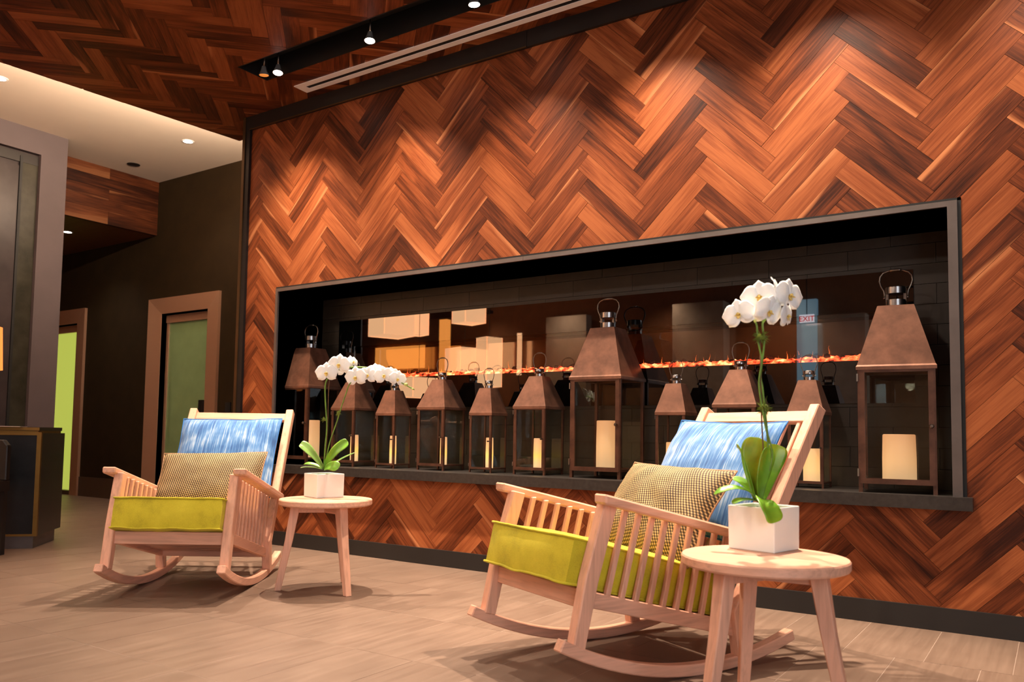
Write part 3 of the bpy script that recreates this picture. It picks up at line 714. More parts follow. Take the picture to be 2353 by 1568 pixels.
tag(chair, 'pale beech rocking chair turned towards the green lift door side table, with its back to the herringbone wall', 'chair', 'rocking chairs')
chair['label'] = 'pale beech rocking chair in front of the green lift door'
tag(chair2, 'pale beech rocking chair in front of the lit lantern niche', 'chair', 'rocking chairs')
bpy.context.view_layer.update()

def soft_box(name, lx, ly, lz, mat, parent=None, nx=22, ny=18, nz=7, bulge=0.014, seed=1):
    """boxed cushion with crisp seams and soft faces, centred in x and y, resting on z=0"""
    bm = bmesh.new(); vd = {}
    from mathutils import noise as mn
    def P(i, j, k):
        key = (i, j, k)
        if key in vd: return vd[key]
        u, v, w_ = 2 * i / nx - 1, 2 * j / ny - 1, 2 * k / nz - 1
        fu, fv, fw = 1 - u ** 4, 1 - v ** 4, 1 - w_ ** 2
        x = lx / 2 * u + bulge * 0.9 * (1 if u > 0 else -1) * (abs(u) ** 6) * fv * fw
        y = ly / 2 * v + bulge * 0.6 * (1 if v > 0 else -1) * (abs(v) ** 6) * fu * fw
        z = lz / 2 * w_ + bulge * 1.5 * w_ * fu * fv * (1 if w_ > 0 else .25)
        d = mn.noise(Vector((x * 9 + seed, y * 9, z * 9))) * 0.0045 + mn.noise(Vector((x * 25, y * 25 + seed, z * 25))) * 0.0018
        if w_ < 0: z += 0.006 * mn.noise(Vector((x * 11 + seed * 3, y * 11, 0))) * (-w_)
        n = Vector((u * abs(u) ** 5, v * abs(v) ** 5, w_ * abs(w_) ** 3))
        p = Vector((x, y, z + lz / 2)) + (n.normalized() * d if n.length > 1e-6 else Vector())
        vd[key] = bm.verts.new(p); return vd[key]
    for i in range(nx):
        for j in range(ny):
            for k in (0, nz): bm.faces.new([P(i, j, k), P(i + 1, j, k), P(i + 1, j + 1, k), P(i, j + 1, k)])
    for i in range(nx):
        for k in range(nz):
            for j in (0, ny): bm.faces.new([P(i, j, k), P(i + 1, j, k), P(i + 1, j, k + 1), P(i, j, k + 1)])
    for j in range(ny):
        for k in range(nz):
            for i in (0, nx): bm.faces.new([P(i, j, k), P(i, j + 1, k), P(i, j + 1, k + 1), P(i, j, k + 1)])
    seams = []
    for k in (0, nz):
        loop = [vd[(i, 0, k)].co.copy() for i in range(nx)] + [vd[(nx, j, k)].co.copy() for j in range(ny)] + [vd[(i, ny, k)].co.copy() for i in range(nx, 0, -1)] + [vd[(0, j, k)].co.copy() for j in range(ny, 0, -1)]
        seams.append(loop)
    o = bm_obj(name, bm, mat, parent, smooth=True); auto_smooth(o, 0.9)
    for l in seams:
        c = Vector((0, 0, lz / 2)); pts = [p + Vector(((p.x) * .012, (p.y) * .014, 0)) for p in l]
        tube('piping', pts, 0.0045, mat, o, 6, True)
    return o
def place_local(o, chair_o, m): o.matrix_world = chair_o.matrix_world @ m
CUSH_L, CUSH_W, CUSH_T = 0.74, 0.532, 0.150
SEAT_N = Vector((-math.sin(TILT), 0, math.cos(TILT)))
def cushion_matrix():
    e1 = Vector((math.cos(TILT), 0, math.sin(TILT)))
    base = Vector((0.510, 0, 0.336)) + e1 * (0.088 - CUSH_L / 2)
    return Matrix((( e1.x, 0, SEAT_N.x, base.x), (0, 1, 0, 0), (e1.z, 0, SEAT_N.z, base.z), (0, 0, 0, 1)))
cus = soft_box('seat_cushion', CUSH_L, CUSH_W, CUSH_T, M['velvet'], seed=1); place_local(cus, chair, cushion_matrix())
tag(cus, 'chartreuse velvet seat cushion on the rocking chair by the green lift door', 'cushion', 'chartreuse seat cushions')
cus2 = soft_box('seat_cushion', CUSH_L, CUSH_W, CUSH_T, M['velvet'], seed=5); place_local(cus2, chair2, cushion_matrix())
tag(cus2, 'chartreuse velvet seat cushion on the rocking chair by the lanterns', 'cushion', 'chartreuse seat cushions')

def pillow(name, wd, ht, th, mat, pmat, seed=0, pipe=0.004, concave=0.045, wav=0.006):
    """pillow in its local x (width) / y (height) plane, thickness in z"""
    from mathutils import noise as mn
    n = 26; bm = bmesh.new(); top = {}; bot = {}
    def out(u, v):
        x = wd / 2 * u * (1 - concave * (1 - v * v)); y = ht / 2 * v * (1 - concave * (1 - u * u)); return x, y
    for i in range(n + 1):
        for j in range(n + 1):
            u, v = 2 * i / n - 1, 2 * j / n - 1; x, y = out(u, v)
            f = max(0, (1 - abs(u) ** 2.6)) ** 0.55 * max(0, (1 - abs(v) ** 2.6)) ** 0.55
            wr = mn.noise(Vector((x * 14 + seed, y * 14, seed))) * wav * min(1, 3 * f + .1)
            ez = mn.noise(Vector((x * 7 + seed, y * 7, 2.3 + seed))) * 0.010 * (1 - f)
            edge = i in (0, n) or j in (0, n)
            a = bm.verts.new((x, y, th / 2 * f + wr + ez)); top[(i, j)] = a
            bot[(i, j)] = a if edge else bm.verts.new((x, y, -th / 2 * f + wr * .5 + ez))
    for i in range(n):
        for j in range(n):
            bm.faces.new([top[(i, j)], top[(i + 1, j)], top[(i + 1, j + 1)], top[(i, j + 1)]])
            q = [bot[(i, j)], bot[(i, j + 1)], bot[(i + 1, j + 1)], bot[(i + 1, j)]]
            if len(set(q)) == 4 and not all(a in top.values() for a in ()): 
                try: bm.faces.new(q)
                except ValueError: pass
    loop = [top[(i, 0)].co.copy() for i in range(n)] + [top[(n, j)].co.copy() for j in range(n)] + [top[(i, n)].co.copy() for i in range(n, 0, -1)] + [top[(0, j)].co.copy() for j in range(n, 0, -1)]
    o = bm_obj(name, bm, mat, None, smooth=True)
    tube('piping', loop, pipe, pmat, o, 6, True)
    return o
def back_matrix(t, o, lat=0.0, lean=0.0, roll=0.0):
    """pillow frame on the backrest: x across the chair, y up the back, z towards the sitter"""
    u = Vector((-0.46, 0, 0.757)).normalized(); n = Vector((u.z, 0, -u.x))
    p = Vector((-0.17, 0, 0.2)) + u * t + n * o + Vector((0, lat, 0))
    x = Vector((0, 1, 0)); R = Matrix((x, u, n)).transposed().to_4x4()
    return Matrix.Translation(p) @ R @ Matrix.Rotation(lean, 4, 'X') @ Matrix.Rotation(roll, 4, 'Z')
bp1 = pillow('scatter_pillow', 0.610, 0.54, 0.16, M['blue'], M['blue_piping'], 3); place_local(bp1, chair, back_matrix(0.497, 0.115, -0.012, 0.02, 0.015))
tag(bp1, 'blue streaked pillow against the backrest by the green lift door', 'pillow', 'blue pillows')
bp2 = pillow('scatter_pillow', 0.610, 0.54, 0.16, M['blue'], M['blue_piping'], 8); place_local(bp2, chair2, back_matrix(0.492, 0.115, -0.030, 0.02, -0.02))
tag(bp2, 'blue streaked pillow against the backrest by the lanterns', 'pillow', 'blue pillows')
lp1 = pillow('lumbar_pillow', 0.600, 0.40, 0.16, M['weave'], M['weave_piping'], 11, 0.0035); place_local(lp1, chair, back_matrix(0.240, 0.272, -0.012, -0.05, 0.03))
tag(lp1, 'tan woven lumbar pillow leaning on the blue pillow by the green lift door', 'pillow', 'tan lumbar pillows')
lp2 = pillow('lumbar_pillow', 0.600, 0.42, 0.18, M['weave'], M['weave_piping'], 17, 0.0035, wav=.010); place_local(lp2, chair2, back_matrix(0.240, 0.280, -0.02, -0.05, -0.02))
tag(lp2, 'tan woven lumbar pillow leaning on the blue pillow by the lanterns', 'pillow', 'tan lumbar pillows')

# ------------------------------------------------------------------ side tables
TH = 0.484
def make_table():
    r = empty('side_table')
    bm = bmesh.new(); add_lathe(bm, [(0.236, TH - .034), (0.244, TH - .031), (0.2475, TH - .026), (0.2475, TH - .006), (0.244, TH - .001), (0.238, TH)], 64)
    o = bm_obj('table_top', bm, M['beech_x'], r); auto_smooth(o, 0.5)
    for k in range(3):
        a = 2 * PI * k / 3; c, s = math.cos(a), math.sin(a)
        bm = bmesh.new()
        def ring(rad, z, w, d):
            return [bm.verts.new((rad * c + dx * c - dy * s, rad * s + dx * s + dy * c, z)) for dx, dy in ((-d, -w), (d, -w), (d, w), (-d, w))]
        rs = [ring(0.238, 0.0, 0.0165, 0.0165), ring(0.186, 0.27, 0.021, 0.021), ring(0.158, TH - .034, 0.024, 0.025)]
        for A, B in zip(rs, rs[1:]):
            for i in range(4): bm.faces.new([A[i], A[(i + 1) % 4], B[(i + 1) % 4], B[i]])
        bm.faces.new(rs[0]); bm.faces.new(rs[-1]); bmesh.ops.recalc_face_normals(bm, faces=bm.faces[:]); bevel(bm, 0.003)
        bm_obj('leg', bm, M['beech_z'], r)
        bm = bmesh.new(); add_box(bm, 0.0, 0.145, -0.012, 0.012, TH - .074, TH - .034, Matrix.Rotation(a, 4, 'Z')); bm_obj('apron', bm, M['beech_x'], r)
    return r
tb = make_table(); tb2 = copy_tree(tb)
tb.location = (1.914, -1.011, 0); tb.rotation_euler = (0, 0, math.radians(-133.2 + 120)); tb2.location = (4.442, -1.618, 0); tb2.rotation_euler = (0, 0, math.radians(3))
tag(tb, 'round beech side table between the two rocking chairs', 'table', 'round side tables')
tag(tb2, 'round beech side table beside the rocking chair by the lanterns', 'table', 'round side tables')

# ------------------------------------------------------------------ potted orchids
def leaf_mesh(name, path, width, mat, parent, face, fold=0.22, curl=0.0):
    """broad strap leaf along path points (world), 'face' is the upper side direction"""
    pts = [Vector(p) for p in path]
    # resample with catmull-rom
    res = []; n = len(pts)
    for i in range(n - 1):
        p0, p1, p2, p3 = pts[max(i - 1, 0)], pts[i], pts[i + 1], pts[min(i + 2, n - 1)]
        for k in range(6):
            t = k / 6; res.append(0.5 * ((2 * p1) + (p2 - p0) * t + (2 * p0 - 5 * p1 + 4 * p2 - p3) * t * t + (3 * p1 - p0 - 3 * p2 + p3) * t ** 3))
    res.append(pts[-1]); L_ = len(res); bm = bmesh.new(); rows_ = []
    face = Vector(face).normalized()
    for i, p in enumerate(res):
        t = i / (L_ - 1); d = (res[min(i + 1, L_ - 1)] - res[max(i - 1, 0)]).normalized()
        side = d.cross(face)
        if side.length < 1e-4: side = d.orthogonal()
        side.normalize(); nn = side.cross(d).normalized()
        wv = width / 2 * (0.30 + 0.70 * math.sin(min(1, t * 1.35) * PI / 2)) * (math.sqrt(max(0, 1 - max(0, (t - .70) / .30) ** 2.2)) if t > .70 else 1)
        wv = max(wv, 0.0012)
        row = []
        for k in range(-4, 5):
            q = k / 4; row.append(p + side * (wv * q) + nn * (fold * wv * abs(q) ** 1.3))
        rows_.append((row, nn))
    top = [[bm.verts.new(p + nn * .0008) for p in row] for row, nn in rows_]; bot = [[bm.verts.new(p - nn * .0012) for p in row] for row, nn in rows_]
    for i in range(L_ - 1):
        for k in range(8):
            bm.faces.new([top[i][k], top[i][k + 1], top[i + 1][k + 1], top[i + 1][k]]); bm.faces.new([bot[i][k], bot[i + 1][k], bot[i + 1][k + 1], bot[i][k + 1]])
        for k in (0, 8): bm.faces.new([top[i][k], top[i + 1][k], bot[i + 1][k], bot[i][k]])
    for i in (0, L_ - 1):
        for k in range(8): bm.faces.new([top[i][k], top[i][k + 1], bot[i][k + 1], bot[i][k]])
    o = bm_obj(name, bm, mat, parent, smooth=True); return o
def petal(bm, ang, length, width, cup, back, base=0.003):
    """a petal in the flower's local frame: flower faces +z"""
    n, mcols = 7, 4; rows_ = []
    for i in range(n + 1):
        t = i / n; wv = width / 2 * max(0.0, math.sin(PI * min(1, 0.07 + 0.915 * t ** 1.15))) ** 0.45
        if i == 0: wv = width * .12
        row = []
        for k in range(-mcols, mcols + 1):
            q = k / mcols; x = base + length * (t - 0.10 * q * q * t); y = wv * q; z = cup * math.sin(PI * t) * .5 - back * t * t - cup * .5 * q * q
            row.append((x * math.cos(ang) - y * math.sin(ang), x * math.sin(ang) + y * math.cos(ang), z))
        rows_.append(row)
    vs = [[bm.verts.new(p) for p in r] for r in rows_]; vb = [[bm.verts.new((p[0], p[1], p[2] - .0008)) for p in r] for r in rows_]
    for i in range(n):
        for k in range(2 * mcols):
            bm.faces.new([vs[i][k], vs[i][k + 1], vs[i + 1][k + 1], vs[i + 1][k]]); bm.faces.new([vb[i][k], vb[i + 1][k], vb[i + 1][k + 1], vb[i][k + 1]])
        for k in (0, 2 * mcols): bm.faces.new([vs[i][k], vs[i + 1][k], vb[i + 1][k], vb[i][k]])
    for k in range(2 * mcols): bm.faces.new([vs[n][k], vs[n][k + 1], vb[n][k + 1], vb[n][k]])
flower_me = lip_me = None
def flower(parent, pos, normal, size, roll=0.0):
    """phalaenopsis flower: three sepals, two broad petals, a small lip"""
    global flower_me, lip_me
    if flower_me is None:
        bm = bmesh.new()
        for a in (90, 215, 325): petal(bm, math.radians(a), 0.50, 0.40, 0.05, 0.07)
        for v in bm.verts: v.co.z -= 0.012
        for a in (8, 172): petal(bm, math.radians(a), 0.54, 0.66, 0.07, 0.03)
        bmesh.ops.recalc_face_normals(bm, faces=bm.faces[:]); flower_me = bpy.data.meshes.new('flower'); bm.to_mesh(flower_me); bm.free(); flower_me.materials.append(M['petal'])
        for p in flower_me.polygons: p.use_smooth = True
        bm = bmesh.new(); petal(bm, math.radians(268), 0.17, 0.13, 0.06, -0.10)
        petal(bm, math.radians(210), 0.11, 0.07, 0.02, -0.12); petal(bm, math.radians(330), 0.11, 0.07, 0.02, -0.12)
        add_lathe(bm, [(0.004, 0.0), (0.04, 0.02), (0.045, 0.07), (0.02, 0.10)], 10)
        bmesh.ops.recalc_face_normals(bm, faces=bm.faces[:]); lip_me = bpy.data.meshes.new('lip'); bm.to_mesh(lip_me); bm.free(); lip_me.materials.append(M['lip'])
        for p in lip_me.polygons: p.use_smooth = True
    z = Vector(normal).normalized(); up = Vector((0, 0, 1)); y = (up - z * up.dot(z)).normalized(); x = y.cross(z)
    m = Matrix.Translation(pos) @ Matrix((x, y, z)).transposed().to_4x4() @ Matrix.Rotation(roll, 4, 'Z') @ Matrix.Scale(size * 1.1, 4)
    o = bpy.data.objects.new('flower', flower_me); COL.objects.link(o); o.parent = parent; o.matrix_parent_inverse = parent.matrix_world.inverted(); o.matrix_world = m
    l = bpy.data.objects.new('lip', lip_me); COL.objects.link(l); l.parent = o; l.location = (0, 0, 0.01)
    return o
def W(parent, o):       # geometry given in world coordinates, parented to a root that stands elsewhere
    o.matrix_parent_inverse = parent.matrix_world.inverted(); return o
def make_pot(loc, rz, side, h):
    r = empty('potted_orchid', loc, rz); bpy.context.view_layer.update()
    bm = bmesh.new(); s = side / 2; t = 0.007
    o_ = [(-s, -s), (s, -s), (s, s), (-s, s)]; i_ = [(-s + t, -s + t), (s - t, -s + t), (s - t, s - t), (-s + t, s - t)]; k = 0.985
    b0 = [bm.verts.new((x * k, y * k, 0)) for x, y in o_]; b1 = [bm.verts.new((x, y, h)) for x, y in o_]; b2 = [bm.verts.new((x, y, h)) for x, y in i_]; b3 = [bm.verts.new((x, y, h - .03)) for x, y in i_]
    bm.faces.new(b0); bm.faces.new(b3)
    for A, B in ((b0, b1), (b1, b2), (b2, b3)):
        for i in range(4): bm.faces.new([A[i], A[(i + 1) % 4], B[(i + 1) % 4], B[i]])
    bmesh.ops.recalc_face_normals(bm, faces=bm.faces[:]); bevel(bm, 0.0035, 2); bm_obj('pot', bm, M['pot'], r)
    bm = bmesh.new(); n = 14; g = [[None] * (n + 1) for _ in range(n + 1)]
    for i in range(n + 1):
        for j in range(n + 1):
            u, v = 2 * i / n - 1, 2 * j / n - 1
            g[i][j] = bm.verts.new((u * (s - t), v * (s - t), h - .022 + .016 * (1 - u * u) * (1 - v * v) + random.uniform(-.004, .006)))
    for i in range(n):
        for j in range(n): bm.faces.new([g[i][j], g[i + 1][j], g[i + 1][j + 1], g[i][j + 1]])
    bm_obj('moss', bm, M['moss'], r)
    return r
def px_at(base, fwd=0.0):
    """pixel -> point on the upright plane through base facing the camera, brought forward by d metres"""
    n = Vector((RZ.x, RZ.y, 0)).normalized(); p0 = Vector(base) - n * fwd
    return lambda x, y, d=0.0: on_plane(x, y, p0 - n * d, n)
TOCAM = -Vector((RZ.x, RZ.y, 0)).normalized(); RIGHT = Vector((RX.x, RX.y, 0)).normalized(); UP = Vector((0, 0, 1))
def tuft(name, pos, rad, parent, seed, mat, count=46, flat=0.7):
    """a knot of moss tied round the stems"""
    rr = random.Random(seed); bm = bmesh.new()
    bmesh.ops.create_icosphere(bm, subdivisions=2, radius=rad * .45, matrix=Matrix.Translation(pos) @ Matrix.Diagonal((1, 1, flat, 1)))
    for _ in range(count):
        d = Vector((rr.uniform(-1, 1), rr.uniform(-1, 1), rr.uniform(-flat, flat))).normalized(); L_ = rad * rr.uniform(.7, 1.15)
        a = Vector(pos) + d * rad * .3; b = Vector(pos) + d * L_ + Vector((0, 0, rr.uniform(-.2, .2) * rad)); s = d.orthogonal().normalized() * rad * .07
        v = [bm.verts.new(a + s), bm.verts.new(a - s), bm.verts.new(a + d.cross(s)), bm.verts.new(b)]
        for f in ((0, 1, 3), (1, 2, 3), (2, 0, 3)): bm.faces.new([v[i] for i in f])
    return W(parent, bm_obj(name, bm, mat, parent))
GLASS_N = Vector((0.6, -0.8, 0.1))

# orchid on the table by the lanterns: upright stems, flowers in a cluster on top
oR = make_pot((4.397, -1.466, TH), -0.222, 0.164, 0.140)
tag(oR, 'white orchid with an upright flower cluster in a square white pot, on the table by the lanterns', 'potted plant', 'potted orchids')
oR['label'] = 'white orchid in a square pot, flowers clustered atop upright stems'
P = px_at((4.397, -1.466, 0))
def leafpx(root, P, path, width, mat, face, fold=.22):
    return W(root, leaf_mesh('leaf', [P(*p) for p in path], width, mat, root, face, fold))
leafpx(oR, P, [(1738, 1150, 0), (1722, 1095, -.03), (1702, 1040, -.05), (1693, 1028, -.06)], 0.062, M['leaf'], TOCAM * .4 + RIGHT * .8 + UP * .3, .3)
leafpx(oR, P, [(1742, 1150, 0), (1736, 1090, -.02), (1735, 1040, -.02), (1744, 1006, -.01)], 0.094, M['leaf'], TOCAM + UP * .35 - RIGHT * .1)
leafpx(oR, P, [(1748, 1150, 0), (1765, 1090, -.05), (1780, 1045, -.07), (1787, 1022, -.07)], 0.078, M['leaf'], TOCAM + UP * .3 + RIGHT * .2)
leafpx(oR, P, [(1747, 1150, .01), (1748, 1110, .03), (1757, 1065, .03), (1769, 1030, .02)], 0.058, M['leaf'], TOCAM + RIGHT * .5 + UP * .2, .28)
leafpx(oR, P, [(1740, 1150, .01), (1722, 1131, .02), (1690, 1122, .03), (1660, 1128, .03), (1641, 1137, .02)], 0.040, M['leaf'], UP + TOCAM * .3 - RIGHT * .1)
leafpx(oR, P, [(1740, 1150, -.01), (1726, 1128, -.02), (1704, 1108, -.04), (1683, 1100, -.05)], 0.040, M['leaf'], UP + TOCAM * .5)
leafpx(oR, P, [(1742, 1152, .03), (1722, 1149, .04), (1700, 1150, .06), (1684, 1158, .07)], 0.030, M['leaf'], UP + TOCAM * .2)
leafpx(oR, P, [(1742, 1148, .03), (1752, 1148, .085), (1766, 1166, .118), (1776, 1188, .126), (1779, 1202, .126)], 0.070, M['leaf'], TOCAM * .8 + UP * .7 + RIGHT * .25, .18)
def stempx(root, P, path, r, mat, name='stem'):
    pts = [P(*p) for p in path]; res = []; n = len(pts)
    for i in range(n - 1):
        p0, p1, p2, p3 = pts[max(i - 1, 0)], pts[i], pts[i + 1], pts[min(i + 2, n - 1)]
        for k in range(5):
            t = k / 5; res.append(0.5 * ((2 * p1) + (p2 - p0) * t + (2 * p0 - 5 * p1 + 4 * p2 - p3) * t * t + (3 * p1 - p0 - 3 * p2 + p3) * t ** 3))
    res.append(pts[-1]); return W(root, tube(name, res, r, mat, root, 7))
stempx(oR, P, [(1744, 1150, 0), (1752, 1090, .02), (1764, 1030, .02), (1762, 985, .02), (1756, 930, .02), (1752, 890, .015), (1748, 860, .01), (1756, 790, .01), (1752, 745, 0), (1760, 722, 0)], 0.0036, M['stem'])
stempx(oR, P, [(1748, 1150, 0), (1766, 1090, .025), (1774, 1040, .025), (1760, 985, .03), (1750, 930, .02), (1744, 880, .015), (1750, 830, .012), (1741, 780, .01), (1738, 745, 0), (1722, 728, 0)], 0.0032, M['stem'])
stempx(oR, P, [(1745, 1150, -.005), (1754, 1060, .01), (1750, 960, .015), (1748, 850, .012), (1746, 770, .01)], 0.0024, M['stake'], 'stake')
stempx(oR, P, [(1760, 722, 0), (1772, 690, -.01), (1786, 682, -.02), (1806, 672, -.02)], 0.0028, M['stem'])
stempx(oR, P, [(1752, 745, 0), (1785, 700, -.01), (1798, 720, -.02)], 0.0024, M['stem'])
tuft('moss_knot', P(1748, 775, .01), 0.033, oR, 1, M['moss'], 80); tuft('moss_knot', P(1756, 938, .015), 0.033, oR, 2, M['moss'], 70, 1.0)
for (x, y, d, sz, nv, ro) in ((1697, 722, .01, .098, TOCAM - RIGHT * .75, .25), (1728, 716, -.02, .085, TOCAM - RIGHT * 1.2 - UP * .2, -.2), (1745, 682, .0, .108, TOCAM * .9 - RIGHT * .45 + UP * .1, .1), (1768, 716, .035, .100, TOCAM * .9 + RIGHT * .4 - UP * .25, -.25),
                              (1788, 664, -.02, .085, TOCAM * .5 + RIGHT * 1.0 + UP * .35, .3), (1815, 679, .0, .108, TOCAM + RIGHT * .55, -.15), (1809, 726, .0, .088, TOCAM * .7 + RIGHT * .9 - UP * .1, .2)):
    flower(oR, P(x, y, d), nv, sz, ro)
for (x, y, d, s) in ((1783, 701, .02, .008), (1735, 738, .02, .006)):
    W(oR, lathe('bud', [(.0005, -s), (s * .7, -s * .6), (s * .8, 0), (s * .55, s * .7), (.0005, s * 1.1)], M['bud'], oR, 10, Matrix.Translation(P(x, y, d)) @ Matrix.Rotation(.7, 4, 'X')))

# orchid on the table between the chairs: arching spray
oL = make_pot((1.818, -0.937, TH), -0.30, 0.164, 0.130)
tag(oL, 'white orchid in a square pot, flowers arching out in a long spray', 'potted plant', 'potted orchids')
P = px_at((1.818, -0.937, 0))
leafpx(oL, P, [(741, 1076, .01), (728, 1058, .03), (712, 1040, .05), (697, 1026, .05), (689, 1022, .05)], 0.064, M['leaf_l'], TOCAM * .7 + UP * .8 + RIGHT * .35, .35)
leafpx(oL, P, [(745, 1076, 0), (756, 1056, .02), (772, 1036, .03), (790, 1022, .03), (800, 1016, .03)], 0.062, M['leaf'], TOCAM * .9 + UP * .5 - RIGHT * .1, .25)
leafpx(oL, P, [(746, 1077, 0), (765, 1068, -.01), (785, 1055, -.02), (815, 1041, -.02)], 0.018, M['leaf_l'], UP + TOCAM * .4, .3)
leafpx(oL, P, [(746, 1078, .03), (756, 1072, .07), (768, 1072, .10), (777, 1078, .11)], 0.062, M['leaf'], TOCAM + UP * .5, .2)
leafpx(oL, P, [(741, 1077, .0), (725, 1069, -.01), (708, 1066, -.02), (699, 1067, -.03)], 0.034, M['leaf'], UP + TOCAM * .4, .2)
leafpx(oL, P, [(741, 1079, .03), (722, 1075, .06), (703, 1074, .07), (690, 1076, .08)], 0.022, M['leaf_l'], UP + TOCAM * .2, .2)
stempx(oL, P, [(744, 1078, 0), (747, 1030, .01), (751, 980, .01), (748, 930, .01), (747, 890, .01), (752, 872, .01), (763, 862, .0), (775, 852, 0), (800, 845, 0), (830, 844, 0), (850, 846, 0)], 0.0042, M['stem'])
stempx(oL, P, [(745, 1078, 0), (757, 1020, .015), (774, 970, .015), (783, 940, .015), (795, 905, .012), (806, 880, .01), (835, 866, .01), (870, 862, .0), (905, 872, 0), (932, 885, 0), (952, 896, 0)], 0.0034, M['stem'])
stempx(oL, P, [(744, 1078, -.01), (752, 1000, -.005), (755, 900, 0), (758, 868, 0)], 0.0022, M['stake'], 'stake')
tuft('moss_knot', P(745, 965, .012), 0.024, oL, 3, M['moss'], 50); tuft('moss_knot', P(778, 950, .016), 0.022, oL, 4, M['moss'], 40, 1.2)
for (x, y, d, sz, nv, ro) in ((750, 857, .02, .110, TOCAM - UP * .05, .05), (779, 838, .02, .112, TOCAM - RIGHT * .1 - UP * .05, -.05), (790, 846, -.03, .095, TOCAM * .4 + RIGHT * .6, .3), (811, 832, -.02, .075, TOCAM * .5 + RIGHT * .8 + UP * .3, .1),
                              (817, 867, .02, .112, TOCAM - RIGHT * .2 - UP * .1, .1), (845, 862, .02, .095, TOCAM, -.15), (862, 852, .0, .085, TOCAM * .8 + UP * .2, .1), (882, 863, .02, .100, TOCAM + RIGHT * .1, .2), (900, 861, .0, .08, TOCAM * .8 + RIGHT * .3, .1), (914, 871, .01, .088, TOCAM + RIGHT * .35 - UP * .1, -.2)):
    flower(oL, P(x, y, d), nv, sz, ro)
for (x, y, s) in ((933, 884, .012), (948, 894, .006), (818, 846, .008)):
    W(oL, lathe('bud', [(.0005, -s), (s * .7, -s * .6), (s * .8, 0), (s * .55, s * .7), (.0005, s * 1.1)], M['bud'], oL, 10, Matrix.Translation(P(x, y, .01)) @ Matrix.Rotation(1.1, 4, 'Y')))

